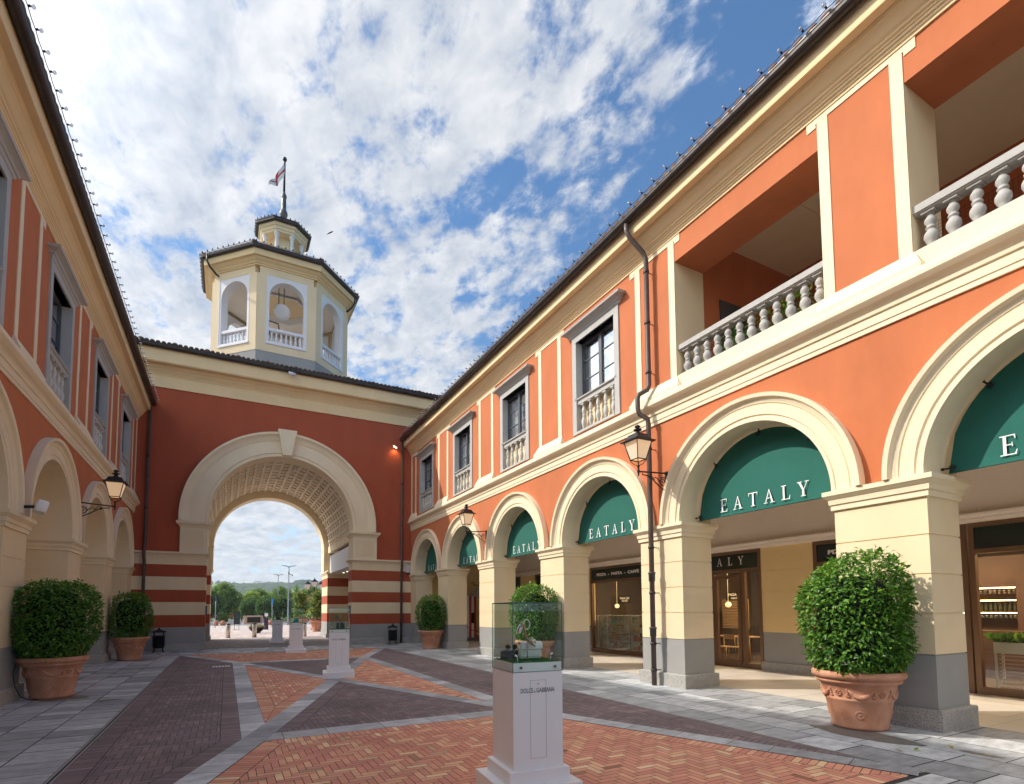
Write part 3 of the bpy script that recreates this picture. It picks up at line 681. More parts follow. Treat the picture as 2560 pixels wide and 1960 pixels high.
# interior furnishings seen through the glass
def TI(u, d, z): return (XS + d, u, z)
bottle = mat('dark_bottles', (.05, .06, .03), .25, .4, 14); prodm = rampmat('packed_goods', [(0, (.45, .06, .05)), (.3, (.55, .45, .25)), (.6, (.15, .30, .08)), (.8, (.6, .55, .5)), (1, (.05, .25, .3))], .6, .1, 3, 0)
t = thing('wine_shelf', (XS + 3.6, 3.0, 0), 'lit wall shelf of hanging glasses and wine bottles inside the shop beyond the rightmost pier', 'shelf')
m = MB(TI); m.box(.3, 8.2, 3.0, 3.5, 0, 1.1); m.box(.3, 8.2, 3.86, 3.9, 0, 2.9); m.box(3.6, 5.38, 3.5, 3.86, 1.1, 2.4); m.build('cabinet', mat('dark_wood', (.09, .045, .025), .6, .2, 3), t)
for z in (1.5, 1.8, 2.1):
    m = MB(TI); m.box(5.42, 8.0, 3.6, 3.86, z, z + .03); sh = m.build('shelf', WOOD, t)
    m = MB(TI); m.box(5.42, 8.0, 3.58, 3.599, z, z + .02); m.build('light_strip', GLOW, sh)
    m = MB(TI); random.seed(int(z * 10)); u = 5.48
    while u < 7.95:
        if z != 1.8: m.lathe([(.01, 0), (.035, -.03), (.04, -.09), (.03, -.12)], (u, 3.72, z - .005), 8)
        else: m.lathe([(.035, 0), (.035, .17), (.012, .22), (.012, .27)], (u, 3.72, z - .285), 8)
        u += .09
    gw = m.build('glassware' if z != 1.8 else 'bottles', BULB if z != 1.8 else bottle, t)
t = thing('planter_box', (XS + .7, 4.5, 0), 'white slatted planter box of long grass just inside the right shop window', 'planter')
pw_ = mat('pale_green_metal', (.50, .52, .44), .5, .05, 3)
m = MB(TI); m.box(3.5, 4.76, .45, .8, .76, .97); m.build('trough', pw_, t)
for u in (3.52, 4.72):
    for d in (.46, .76): mm = MB(TI); mm.box(u, u + .035, d, d + .03, 0, .76); mm.build('leg', pw_, t)
for k in range(9): mm = MB(TI); mm.box(3.56, 4.70, .5, .515, .10 + k * .075, .125 + k * .075); mm.build('slat', WOOD, t)
m = MB(TI); random.seed(5)
for k in range(420):
    u, d = random.uniform(3.52, 4.74), random.uniform(.47, .78); a = random.uniform(0, 6.28); l = random.uniform(.1, .26); h = random.uniform(.08, .22)
    m.add([(u, d, .96), (u + .012, d, .96), (u + l * .5 * math.cos(a), d + l * .5 * math.sin(a), .96 + h), (u + l * math.cos(a), d + l * math.sin(a), .96 + h * .7)], [(0, 1, 2), (1, 3, 2)], 0, random.random())
gp = m.build('grass', LEAF, t); gp['kind'] = 'stuff'
t = thing('slatted_shelving', (XS + .5, 16, 0), 'white wire slatted shelving packed with groceries behind the PIZZA PASTA shop window', 'shelving')
m = MB(TI)
for k in range(20): m.box(15.16, 17.0, .36, .37, .14 + k * .066, .158 + k * .066)
for u in (15.16, 16.42, 16.98): m.box(u, u + .035, .34, .375, .1, 1.42)
m.build('slat_screen', pw_, t)
m = MB(TI)
for u in (13.9, 14.5, 15.1, 16.9): m.box(u, u + .04, .4, .8, 0, 1.42)
for z in (.12, .45, .78, 1.1, 1.4): m.box(13.9, 16.95, .4, .8, z, z + .02)
m.build('rack', pw_, t)
m = MB(TI); random.seed(9)
for z in (.14, .47, .80, 1.12):
    u = 13.96
    while u < 16.85:
        wq = random.uniform(.05, .1); m.box(u, u + wq, .45, .6, z, z + random.uniform(.1, .26), 0, random.random()); u += wq + .01
gd = m.build('groceries', prodm, t); gd['kind'] = 'stuff'
for i, (u, d) in enumerate(((11.66, 1.2), (11.18, 1.25))):
    t = thing('chair', (XS + d, u, 0), ('pale wooden chair just inside the door, nearer the brass handles', 'pale wooden chair inside the door, second from the brass handles')[i], 'chair', 'wooden chairs inside the shop')
    for a in (-.2, .2):
        for b in (-.2, .2): mm = MB(); mm.tube([(XS + d + b * 1.15, u + a * 1.15, 0), (XS + d + b, u + a, .45 if b < 0 else .82)], .018, 6); mm.build('leg', WOOD, t)
    mm = MB(); mm.rings(XS + d - .22, XS + d + .22, u - .22, u + .22, [(.44, 0), (.47, 0)]); mm.build('seat', WOOD, t)
    mm = MB(); mm.box(XS + d + .19, XS + d + .22, u - .22, u + .22, .68, .82); mm.build('backrest', WOOD, t)
for i, (u, d, s_) in enumerate(((12.0, 2.2, 1.0), (17.55, 2.2, .8))):
    t = thing('cash_desk_sign', (XS + d, u, 1.9), ('dark hanging sign reading PAGA QUI seen through the glass door', 'dark hanging sign reading PAGA QUI behind the slatted shelving')[i], 'sign', 'cash desk signs')
    m = MB(TI); m.box(u - .38, u + .38, d, d + .03, 1.93, 2.22); m.tube([(u - .3, d, 2.22), (u - .3, d, 3.5)], .006, 5); m.tube([(u + .3, d, 2.22), (u + .3, d, 3.5)], .006, 5); m.build('board', DARK, t)
    m = MB(TI); text_into(m, 'PAGA QUI', .13, lambda x, y, z: (u - x, d - .004, 2.07 + y), bold=.002); text_into(m, 'CASH DESK', .075, lambda x, y, z: (u - x, d - .004, 1.97 + y), bold=.002)
    m.build('lettering', mat('warm_lettering', (.8, .6, .35), .6, emit=((1, .7, .35), .6)), t)
    m = MB(TI); m.lathe([(.01, -.09), (.08, -.06), (.10, 0), (.08, .06), (.01, .09)], (u - .1, d - .5, 1.78), 12); m.tube([(u - .1, d - .5, 1.86), (u - .1, d - .5, 3.5)], .005, 5)
    tag(m.build('pendant_lamp', PEND), ('round glowing pendant lamp below the PAGA QUI sign behind the door', 'round glowing pendant lamp inside the PIZZA PASTA shop')[i], 'lamp', 'pendant lamps')
t = thing('slatted_blind', (XS + 3.2, 12.9, 1), 'pale slatted blind at the back of the shop, under the glowing pendant behind the door', 'blind')
m = MB(TI)
for k in range(19): m.box(12.3, 13.4, 3.2, 3.22, .95 + k * .055, .985 + k * .055)
m.build('slats', WOOD, t)
t = thing('dining_table', (XS + 2, 11.9, 0), 'dark table behind the two pale chairs inside the glass door', 'table')
m = MB(TI); m.box(11.2, 12.6, 1.6, 2.3, .72, .76); m.build('table_top', WOOD, t)
for u in (11.3, 12.5): m = MB(TI); m.box(u - .03, u + .03, 1.9, 1.96, 0, .72); m.build('leg', IRON, t)
t = thing('ticket_kiosk', (11.5, 25.9, 0), 'red and white striped kiosk with a dark screen at the far end of the arcade', 'kiosk')
m = MB()
for k in range(4): m.box(11.25 + k * .14, 11.39 + k * .14, 25.7, 26.2, .2, 2.42, k % 2)
m.build('cabinet', [WHITEP, mat('kiosk_red', (.5, .04, .035), .5)], t)
m = MB(); m.box(11.52, 11.70, 25.67, 25.699, .95, 1.5); m.build('screen', DARK, t)
m = MB(); m.box(11.2, 11.85, 25.65, 26.2, 2.42, 2.5); m.build('canopy', GREYT, t)
t = thing('hanging_sign', (11.9, 25.4, 2.4), 'grey hanging sign board on a scrolled iron bracket in the far arcade bay', 'sign')
m = MB(); m.box(11.45, 12.3, 25.35, 25.38, 2.36, 2.80); m.build('board', GREYT, t)
m = MB(); m.tube([(11.4, 25.36, 3.0)] + [(11.45 + .07 * math.cos(a), 25.36, 3.03 + .07 * math.sin(a)) for a in (3.1, 2, 1, 0, -1)] + [(11.6, 25.36, 2.95), (12.9, 25.36, 2.95)], .015, 6); m.tube([(11.8, 25.36, 2.95), (11.8, 25.36, 2.8)], .01, 5); m.build('bracket', IRON, t)
m = MB(); text_into(m, 'OUTLET', .12, lambda x, y, z: (11.87 + x, 25.345, 2.48 + y)) if False else m.tube([(11.6, 25.345, 2.6), (11.75, 25.345, 2.7), (11.95, 25.345, 2.7)], .008, 5); m.build('emblem', SIGND, t)
t = thing('rope_barrier', (11.4, 24.3, 0), 'red velvet rope on a steel post at the far end of the arcade', 'barrier')
m = MB(); m.lathe([(.15, 0), (.15, .02), (.02, .04), (.02, .9), (.035, .93), (.01, .97)], (11.1, 25.3, 0), 12); m.build('post', STEEL, t)
m = MB(); m.tube([(10.95 - 0, 25.0, .82), (11.15, 24.7, .62), (11.35, 24.3, .52), (11.5, 23.9, .55), (11.6, 23.5, .75)], .02, 8); m.build('rope', mat('red_rope', (.35, .02, .03), .7), t)

for u0_, u1_, e_w in ((.5, 4.4, 120), (5.2, 7.8, 100), (9.6, 12.2, 100), (14.2, 16.6, 110), (18.6, 20.9, 80)):
    t = thing('ceiling_light', (XS + 2.2, (u0_ + u1_) / 2, 3.4), 'warm ceiling light panel inside the shop bay, %s' % {.5: 'right of the nearest pier', 5.2: 'behind the nearest shrub', 9.6: 'behind the glass door', 14.2: 'above the slatted shelving', 18.6: 'in the bay third from the gate'}[u0_], 'ceiling light')
    m = MB(TI); m.box(u0_ + .4, u1_ - .4, 2.1, 2.3, 3.40, 3.46); m.build('panel', GLOW, t)
    al = bpy.data.lights.new('shop_light', 'AREA'); al.shape = 'RECTANGLE'; al.size = .4; al.size_y = u1_ - u0_ - .8; al.energy = e_w; al.color = (1, .72, .42)
    ao = bpy.data.objects.new('shop_light', al); col.objects.link(ao); ao.parent = t; ao.location = (0, 0, -.03)
# ---- left building
LB = thing('left_building', (-XL, 15, 0), 'two storey red building in shade with cream arches and grey framed windows, left edge', 'building')
pL = [12.25 + 4.38 * k for k in range(-5, 4)]
facade(TL, -1, XL, LB, pL, [15.065, 19.445, 23.825, 10.685], [], YG, -9.65, 1.25, 3.13)
for uc in (10.685, 15.065, 19.445, 23.825): window(TL, uc, LB, 2)
m = MB(TL); m.box(-9.6, YG, -.95, -.875, 0, 5.7); m.build('arcade_back', CREAM, LB)
m = MB(TL); m.box(-9.6, YG, -6.2, -6.0, 0, 12.4); m.build('rear_wall', RED, LB)
m = MB(TR); m.box(-9.6, YG, -10.4, -10.2, 0, 12.4); m.build('rear_wall', RED, RB)

# ================================================================== GATE
GB = thing('gate_building', (2.31, YG, 0), 'red gatehouse with striped base and a huge coffered cream archway closing the street', 'building')
UA, UB = -.82, 5.44; UC, ZC = 2.31, 5.75
bands = [(.28, .98, 1), (.98, 1.5, 0), (1.5, 2.05, 2), (2.05, 2.57, 0), (2.57, 3.13, 2), (3.13, 3.65, 0), (3.65, 4.0, 2)]
for a, b in ((-13, UA), (UB, 16)):
    m = MB(TG)
    for z0, z1, mi in bands: m.box(a, b, -.87, 0, z0, z1, mi)
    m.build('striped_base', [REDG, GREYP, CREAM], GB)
for a, b in ((-13, UA), (UB, 16)):
    m = MB(TG); m.rings(a, b, -.87, 0, [(-.02, .06), (.265, .06), (.28, .05), (.281, 0)]); m.build('plinth', GRAN, GB)
    m = MB(TG); m.rings(a, b, -.87, 0, [(3.999, .0), (4.0, .02), (4.04, .02), (4.05, .05), (4.08, .06), (4.11, .10), (4.13, .13), (4.19, .13), (4.20, .10), (4.205, 0)]); m.build('ledge', CREAM2, GB)
m = MB(TG); n = 48; rw = 3.3
pts = [(UC - rw * math.cos(math.pi * k / n), ZC + rw * math.sin(math.pi * k / n)) for k in range(n + 1)]
for d in (0, -.87):
    for k in range(n): m.add([(pts[k][0], d, pts[k][1]), (pts[k + 1][0], d, pts[k + 1][1]), (pts[k + 1][0], d, 11.3), (pts[k][0], d, 11.3)], [(0, 1, 2, 3)])
    for a, b in ((-13, UC - rw), (UC + rw, 16)): m.add([(a, d, 4.2), (b, d, 4.2), (b, d, 11.3), (a, d, 11.3)], [(0, 1, 2, 3)])
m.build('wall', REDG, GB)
gp_ = [(3.12, -.90), (3.12, .09), (3.2, .09), (3.22, .06), (3.26, .06), (3.28, .10), (3.83, .10), (3.85, .13), (3.88, .13), (3.90, .15), (3.97, .17), (4.05, .22), (4.10, .27), (4.12, .30), (4.22, .31), (4.22, -.02), (3.28, -.02), (3.28, -.90)]
m = MB(TG); sweep_arch(m, gp_, UC, ZC, 64, leg=.2); ga = m.build('arch_surround', CREAM2, GB)
m = MB(TG); kt, kb = .40, .185
m.loft([[(UC - q + .03, d, z), (UC + q + .03, d, z), (UC + q + .03, -.02, z), (UC - q + .03, -.02, z)] for z, q, d in ((8.80, kb, .20), (8.9, kb + .01, .34), (9.7, .33, .38), (9.98, kt, .40), (10.08, kt + .01, .40))]); m.build('keystone', CREAM2, ga)
for a, b in ((-1.84, UA + .001), (UB - .001, 6.62)):
    m = MB(TG); m.rings(a, b, -.875, .10, [(4.2, .005), (5.3, .005)])
    ib = m.build('impost_block', CREAM2, GB)
    m = MB(TG); m.box(a + .15, b - .15, .104, .122, 4.38, 5.14); m.build('inset_panel', CREAM, ib)
    m = MB(TG); m.rings(a, b, -.88, .10, [(5.27, .01), (5.30, .03), (5.34, .035), (5.36, .07), (5.40, .10), (5.44, .15), (5.54, .16), (5.56, .0)]); m.build('impost_cap', CREAM2, ib)
    a2, b2 = a, b
m = MB(TG); gc = [(0, 11.28), (.05, 11.28), (.05, 11.78), (.08, 11.80), (.08, 11.84), (.13, 11.88), (.13, 11.91), (.17, 11.93), (.22, 12.0), (.30, 12.06), (.32, 12.10), (.36, 12.11), (.36, 12.14), (.56, 12.155), (.60, 12.20), (.60, 12.74), (0, 12.74)]
sweep_u(m, gc, -13, 16); m.box(-13, 16, .05, .056, 11.42, 11.432); m.build('cornice', CREAM3, GB)
m = MB(TG); gut = [(.70 + .10 * math.cos(a), 12.83 + .12 * math.sin(a)) for a in [math.pi + math.pi * k / 8 for k in range(9)]] + [(.81, 12.87), (.81, 12.90), (.60, 12.90)]
sweep_u(m, gut, -13, 16); m.build('gutter', BROWN, GB)
m = MB()
ye, yw = YG - .75, 36.2
m.add([(-13, ye, 12.90), (16, ye, 12.90), (16, 30.8, 14.2), (-13, 30.8, 14.2)], [(0, 1, 2, 3)]); m.add([(-13, yw, 12.9), (16, yw, 12.9), (16, 30.8, 14.2), (-13, 30.8, 14.2)], [(0, 1, 2, 3)])
u = -13
k = 0
while u < 16:
    r_ = .085 if k % 6 else .115; k += 1
    m.loft([[(u + r_ * math.cos(a), ye - .08, 12.915 + r_ * .75 * math.sin(a)) for a in (0, .8, 1.57, 2.34, 3.14)], [(u + r_ * math.cos(a), ye + 3.4, 13.80 + r_ * .75 * math.sin(a)) for a in (0, .8, 1.57, 2.34, 3.14)]], sm=True, cap=True); u += .2
m.build('roof', TILE, GB)
m = MB()   # back wall, passage piers
YB0, YB1 = 34.7, 35.6
rb, zb = 3.13, 5.45
pts = [(UC - rb * math.cos(math.pi * k / n), zb + rb * math.sin(math.pi * k / n)) for k in range(n + 1)]
for y in (YB0, YB1):
    for k in range(n): m.add([(pts[k][0], y, pts[k][1]), (pts[k + 1][0], y, pts[k + 1][1]), (pts[k + 1][0], y, 12.8), (pts[k][0], y, 12.8)], [(0, 1, 2, 3)])
for a, b in ((-13, UC - rb), (UC + rb, 16)):
    for y in (YB0, YB1): m.add([(a, y, 4.0), (b, y, 4.0), (b, y, 12.8), (a, y, 12.8)], [(0, 1, 2, 3)])
m.build('rear_wall', RED, GB)
m = MB(); T2 = lambda u, d, z: (u, YB0 + .02 - d, z)
m.T = T2; sweep_arch(m, [(3.06, -.9), (3.06, .05), (3.45, .05), (3.45, -.9)], UC, zb, 48, leg=1.4); m.build('rear_arch', CREAM2, GB)
for a, b in ((-2.2, UA), (UB, 9.6)):
    m = MB()
    for z0, z1, mi in bands + [(4.0, 4.12, 2)]: m.box(a, b, 33.6, 35.7, z0 if z0 > .3 else 0, z1, mi)
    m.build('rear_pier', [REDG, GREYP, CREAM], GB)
for a, b in ((-2.2, UA), (UB, 9.6)):
    m = MB(); m.rings(a, b, 33.6, 35.7, [(3.86, .005), (3.88, .04), (3.94, .05), (3.97, .09), (4.04, .10), (4.05, .0)]); m.build('pier_cap', CREAM2, GB)
    m = MB(); m.rings(a, b, 34.7, 35.65, [(5.30, .01), (5.33, .05), (5.40, .09), (5.45, .10), (5.46, .0)]); m.build('pier_cap', CREAM2, GB)
    m = MB(); m.rings(a, b, 33.6, 35.7, [(0, .05), (.25, .05), (.26, 0)]); m.build('plinth', GRAN, GB)
m = MB()  # upper jambs of rear arch and closed left passage wall
m.box(-2.2, UA - .01, 34.7, 35.58, 4.05, 5.3); m.box(UB + .01, 9.0, 34.7, 35.58, 4.05, 5.3); m.build('jamb', CREAM, GB)
m = MB(); m.box(-2.2, -1.3, YG + .871, 33.59, 0, 5.6); m.box(9.0, 9.3, YG + .871, 33.59, 0, 5.3); m.build('passage_wall', CREAM, GB)
# coffered vault
m = MB(); rv = 3.30; na, ny = 26, 11; ya, yb = YG + .9, 34.66; zv = 5.6
def PV(r_, a, y): return (UC - r_ * math.cos(a), y, zv + r_ * math.sin(a))
for i in range(na):
    for j in range(ny):
        a0, a1 = math.pi * i / na, math.pi * (i + 1) / na; b0, b1 = ya + (yb - ya) * j / ny, ya + (yb - ya) * (j + 1) / ny
        fa, fy = (a1 - a0) * .16, (b1 - b0) * .13
        O = [PV(rv, a0, b0), PV(rv, a1, b0), PV(rv, a1, b1), PV(rv, a0, b1)]
        I = [PV(rv, a0 + fa, b0 + fy), PV(rv, a1 - fa, b0 + fy), PV(rv, a1 - fa, b1 - fy), PV(rv, a0 + fa, b1 - fy)]
        D_r = [PV(rv + .09, a0 + fa * 1.1, b0 + fy * 1.1), PV(rv + .09, a1 - fa * 1.1, b0 + fy * 1.1), PV(rv + .09, a1 - fa * 1.1, b1 - fy * 1.1), PV(rv + .09, a0 + fa * 1.1, b1 - fy * 1.1)]
        m.add(O + I + D_r, [(0, 1, 5, 4), (1, 2, 6, 5), (2, 3, 7, 6), (3, 0, 4, 7), (4, 5, 9, 8), (5, 6, 10, 9), (6, 7, 11, 10), (7, 4, 8, 11), (8, 9, 10, 11)])
        am, bm_ = (a0 + a1) / 2, (b0 + b1) / 2; da, db = (a1 - a0) * .2, (b1 - b0) * .14
        m.add([PV(rv + .03, am - da, bm_ - db), PV(rv + .03, am + da, bm_ - db), PV(rv + .03, am + da, bm_ + db), PV(rv + .03, am - da, bm_ + db), PV(rv + .085, am - da * 1.3, bm_ - db * 1.3), PV(rv + .085, am + da * 1.3, bm_ - db * 1.3), PV(rv + .085, am + da * 1.3, bm_ + db * 1.3), PV(rv + .085, am - da * 1.3, bm_ + db * 1.3)],
              [(0, 1, 2, 3), (0, 1, 5, 4), (1, 2, 6, 5), (2, 3, 7, 6), (3, 0, 4, 7)])
        q = PV(rv - .012, a0, b0); m.add([PV(rv - .014, a0 + x_, b0 + y_) for x_, y_ in ((-.012, -.04), (.012, -.04), (.012, .04), (-.012, .04))] + [PV(rv + .01, a0 + x_, b0 + y_) for x_, y_ in ((-.02, -.06), (.02, -.06), (.02, .06), (-.02, .06))], [(0, 1, 2, 3), (0, 1, 5, 4), (1, 2, 6, 5), (2, 3, 7, 6), (3, 0, 4, 7)])
m.build('coffered_vault', mat('coffer_plaster', (.80, .70, .54), .9, .05, 2), GB, recalc=False)
m = MB()
for a, b in ((-1.2, -.98), (5.60, 5.82)): m.box(a, b, ya - .03, yb, 5.25, 5.62)
m.build('vault_impost', CREAM2, GB)
m = MB(); m.lathe([(.09, 0), (.09, .09), (.05, .1)], (2.9, 28.2, 8.72), 12); m.lathe([(.1, 0), (.1, .05), (.05, .06)], (2.3, 31, 8.82), 12); m.build('ceiling_lamp', WHITEP, GB)
t = thing('blank_fascia', (5.7, 30, 4), 'plain white shop fascia box with spotlit soffit inside the passage, right side', 'shop fascia')
m = MB(); m.box(5.56, 8.9, YG + .88, 33.55, 3.93, 5.0); m.build('panel', mat('white_fascia', (.68, .67, .68), .5, .02, 2), t)
for k in range(5):
    m = MB(); m.lathe([(.05, 0), (.05, -.015), (.005, -.016)], (6.2, 28.2 + k * 1.1, 3.928), 10); m.build('downlight', mat('downlight', (1, .9, .7), .5, emit=((1, .85, .6), 2.0)) if k == 0 else bpy.data.materials['downlight'], t)
t = thing('bench', (6.15, 30, 0), 'low wooden bench inside the passage behind the white display stand', 'bench')
m = MB(); m.box(5.95, 6.5, 29.2, 31.2, .42, .5); m.build('seat', WOOD, t)
for y in (29.4, 30.9): m = MB(); m.box(6.0, 6.45, y, y + .12, 0, .42); m.build('leg', IRON, t)
for i, (xx, yy, lb) in enumerate(((UB - .05, 26.95, 'small black framed notice box on the right reveal of the archway'), (UA + .0, 26.95, 'small black framed notice box on the left reveal of the archway'))):
    m = MB(); m.rings(xx, xx + .05, yy - .22, yy + .22, [(1.5, 0), (1.52, .01), (1.88, .01), (1.9, 0)]); tag(m.build('notice_box', SASH), lb, 'notice box', 'notice boxes')

# ================================================================== TOWER
TW = thing('octagonal_tower', (2.3, 30.7, 13), 'cream octagonal belvedere tower with white arches and a columned lantern above the gate', 'tower')
CX, CY = 2.3, 30.7; K8 = 1 / math.cos(math.pi / 8)
def octs(prof): return [[(CX + a * K8 * math.cos(math.pi / 8 + j * math.pi / 4), CY + a * K8 * math.sin(math.pi / 8 + j * math.pi / 4), z) for j in range(8)] for z, a in prof]
A8 = 3.3
m = MB(); m.loft(octs([(12.6, A8), (14.24, A8)]), mi=1); m.loft(octs([(14.24, A8 + .012), (14.62, A8 + .012)]), mi=0); m.build('base', [CREAM, GREYP], TW)
def TF(j):
    th = -math.pi / 2 + j * math.pi / 4; nx, ny_ = math.cos(th), math.sin(th); tx, ty = -ny_, nx
    return lambda u, d, z: (CX + nx * (A8 + d) + tx * u, CY + ny_ * (A8 + d) + ty * u, z)
hw = A8 * math.tan(math.pi / 8)
for j in range(8):
    T = TF(j); pw2 = .935
    m = MB(T)
    for s_ in (-1, 1): m.box(min(s_ * pw2, s_ * (hw - .005)), max(s_ * pw2, s_ * (hw - .005)), -.25, .012, 14.62, 18.1)
    m.box(-hw + .12, hw - .12, -.25, .012, 18.1, 18.5); fc = m.build('wall', CREAM, TW)
    m = MB(T); ra, za = .80, 17.1; nn_ = 24
    pt = [(-ra * math.cos(math.pi * k / nn_), za + ra * math.sin(math.pi * k / nn_)) for k in range(nn_ + 1)]
    for k in range(nn_):
        a, b = pt[k], pt[k + 1]
        m.add([(a[0], .0, a[1]), (b[0], .0, b[1]), (b[0], .0, 18.1), (a[0], .0, 18.1)], [(0, 1, 2, 3)])
        m.add([(a[0], 0, a[1]), (b[0], 0, b[1]), (b[0], -.42, b[1]), (a[0], -.42, a[1])], [(0, 1, 2, 3)], sm=True)
        m.add([(a[0], -.42, a[1]), (b[0], -.42, b[1]), (b[0], -.42, 18.1), (a[0], -.42, 18.1)], [(0, 1, 2, 3)])
    for s_ in (-1, 1): m.box(min(s_ * ra, s_ * pw2), max(s_ * ra, s_ * pw2), -.42, .0, 14.66, za)
    m.box(-ra, ra, -.42, 0, 14.66, 14.8)
    for s_ in (-1, 1): m.box(min(s_ * ra, s_ * pw2), max(s_ * ra, s_ * pw2), -.42, .0, za, 18.1)
    for s_ in (-1, 1): m.box(min(s_ * (pw2 - .035), s_ * pw2), max(s_ * (pw2 - .035), s_ * pw2), 0, .02, 14.64, 18.1)
    m.box(-pw2, pw2, .0, .045, 14.63, 14.72)
    ap = m.build('arch_panel', WHITET, TW)
    m = MB(T); m.rings(-ra + .005, ra - .005, -.22, -.04, [(15.34, 0), (15.35, .02), (15.47, .02), (15.49, 0)]); m.build('handrail', WHITET, ap)
    for k in range(7): baluster(T, -.66 + k * .22, -.13, 14.8, .54, .8, 10).build('baluster', WHITET, ap)
m = MB(); m.loft(octs([(14.62, 2.85), (14.63, 2.85)])); m.build('floor', GREYT, TW)
m = MB(); R1 = octs([(18.3, 2.88), (18.301, 1.35), (18.75, 1.15), (18.751, .2)]); m.loft(R1, cap=False, mi=0); m.build('ceiling', TAUPE, TW)
m = MB(); m.loft(octs([(18.2, 1.5), (18.2, 1.36), (18.74, 1.10), (18.76, .9)]), cap=False); m.build('ceiling_recess', WHITET, TW)
m = MB(); m.loft(octs([(18.46, A8 + .01), (18.46, A8 + .06), (18.52, A8 + .07), (18.54, A8 + .12), (18.60, A8 + .14), (18.66, A8 + .22), (18.72, A8 + .27), (18.76, A8 + .29), (18.77, A8 + .40), (19.10, A8 + .42), (19.11, A8)])); m.build('cornice', CREAM3, TW)
m = MB(); m.loft(octs([(19.06, A8 + .425), (19.05, A8 + .50), (19.10, A8 + .56), (19.24, A8 + .57), (19.245, A8 + .3)])); m.build('gutter', BROWN, TW)
m = MB(); m.loft(octs([(19.2, A8 + .55), (19.26, A8 + .55), (20.35, 1.1)]))
for j in range(8):
    a = math.pi / 8 + j * math.pi / 4
    m.tube([(CX + r_ * math.cos(a), CY + r_ * math.sin(a), z) for r_, z in ((4.12, 19.30), (1.25, 20.42))], .09, 6)
m.build('roof', TILE, TW)
for j, a in ((0, -2.0), (1, -.62)):
    th = math.atan2(-1.37, -3.3) + .13 if j == 0 else math.atan2(-1.37, 3.3) - .03
    c, s_ = math.cos(th), math.sin(th); ro = 3.83 if j else 3.95
    T3 = lambda r_, z: (CX + r_ * c, CY + r_ * s_, z)
    m = MB(); m.tube([T3(ro + .15, 19.1), T3(ro + .15, 18.75), T3(ro + .02, 18.55), T3(3.62, 18.3), T3(3.5, 18.28)], .05, 8); m.build('drain_spout', BROWN, TW)
m = MB(); m.loft(octs([(20.2, 1.12), (20.5, 1.12), (20.5, 1.0)])); m.loft(octs([(20.5, .62), (22.0, .62)])); m.build('lantern_core', CREAM2, TW)
for j in range(8):
    a = math.pi / 8 + j * math.pi / 4; x, y = CX + 1.0 * math.cos(a), CY + 1.0 * math.sin(a)
    m = MB(); m.lathe([(.12, 20.5), (.12, 20.58), (.09, 20.62), (.088, 21.7), (.105, 21.74), (.09, 21.78), (.095, 21.84), (.14, 21.92), (.15, 22.0)], (x, y, 0), 14); m.build('lantern_column', WHITET, TW)
m = MB(); m.loft(octs([(22.0, .72), (22.0, 1.08), (22.1, 1.09), (22.12, 1.13), (22.25, 1.15), (22.3, 1.22), (22.44, 1.26), (22.45, 1.0)])); m.build('lantern_cornice', CREAM2, TW)
m = MB(); m.loft(octs([(22.42, 1.27), (22.41, 1.34), (22.46, 1.40), (22.60, 1.40), (22.62, 1.3), (23.55, .12), (23.6, .02)])); m.build('lantern_roof', BROWN, TW)
FP = thing('flagpole', (CX, CY, 23.5), 'tall dark flagpole with ball finials on top of the tower lantern', 'flagpole')
m = MB(); m.lathe([(.10, 23.45), (.13, 23.6), (.20, 23.72), (.22, 23.85), (.17, 24.0), (.12, 24.08), (.13, 24.3), (.12, 24.65), (.10, 24.7), (.14, 24.78), (.15, 24.88), (.09, 25.0), (.07, 25.1)], (CX, CY, 0), 16); m.build('pedestal', mat('zinc', (.10, .10, .10), .4, .1, 4, metal=.6), FP)
m = MB(); m.lathe([(.06, 25.05), (.05, 27.0)], (CX, CY, 0), 10); m.build('pole', IRON, FP)
m = MB(); m.lathe([(.01, 26.92), (.09, 26.97), (.12, 27.06), (.09, 27.15), (.01, 27.2)], (CX, CY, 0), 12); m.build('finial', IRON, FP)
m = MB(); nu, nv = 14, 10; random.seed(4)
gr = []
for i in range(nu + 1):
    for j in range(nv + 1):
        s, q = i / nu, j / nv      # s along the fly, q down the hoist
        x = CX - .06 - .62 * s - .12 * s * q + .05 * math.sin(9 * s + 3 * q); y = CY - .1 - .12 * math.sin(7 * s + 2 * q) - .2 * s; z = 26.75 - .95 * q * (1 - .55 * s) - 1.35 * s - .15 * math.sin(3 * s)
        gr.append((x, y, z))
for i in range(nu):
    for j in range(nv):
        mi = 1 if (.40 < (j + .5) / nv < .62 or .38 < (i + .5) / nu < .6) else 0
        k = i * (nv + 1) + j; m.f.append((k, k + 1, k + nv + 2, k + nv + 1)); m.m.append(mi); m.r.append(0); m.sm.append(True)
m.v = gr; tag(m.build('flag', [mat('flag_white', (.8, .8, .82), .8), mat('flag_red', (.55, .02, .05), .8)]), 'white flag with a red cross hanging limply from the pole on the tower', 'flag')
m = MB(); rr = .40
def TD(x, y, z):
    v = Vector((x, y, z)); v.rotate(Matrix.Rotation(R(118), 3, 'X')); v.rotate(Matrix.Rotation(R(-12), 3, 'Z')); return (2.15 + v.x, 28.4 + v.y, 16.9 + v.z)
m.T = TD; m.lathe([(.01, -.10), (.2, -.08), (rr, .0), (rr, .02), (.2, .03), (.01, .035)], (0, 0, 0), 28)
DS = thing('dish_antenna', (2.15, 28.4, 16.9), 'round white dish hanging inside the front arch of the tower', 'antenna'); m.build('dish', WHITEP, DS)
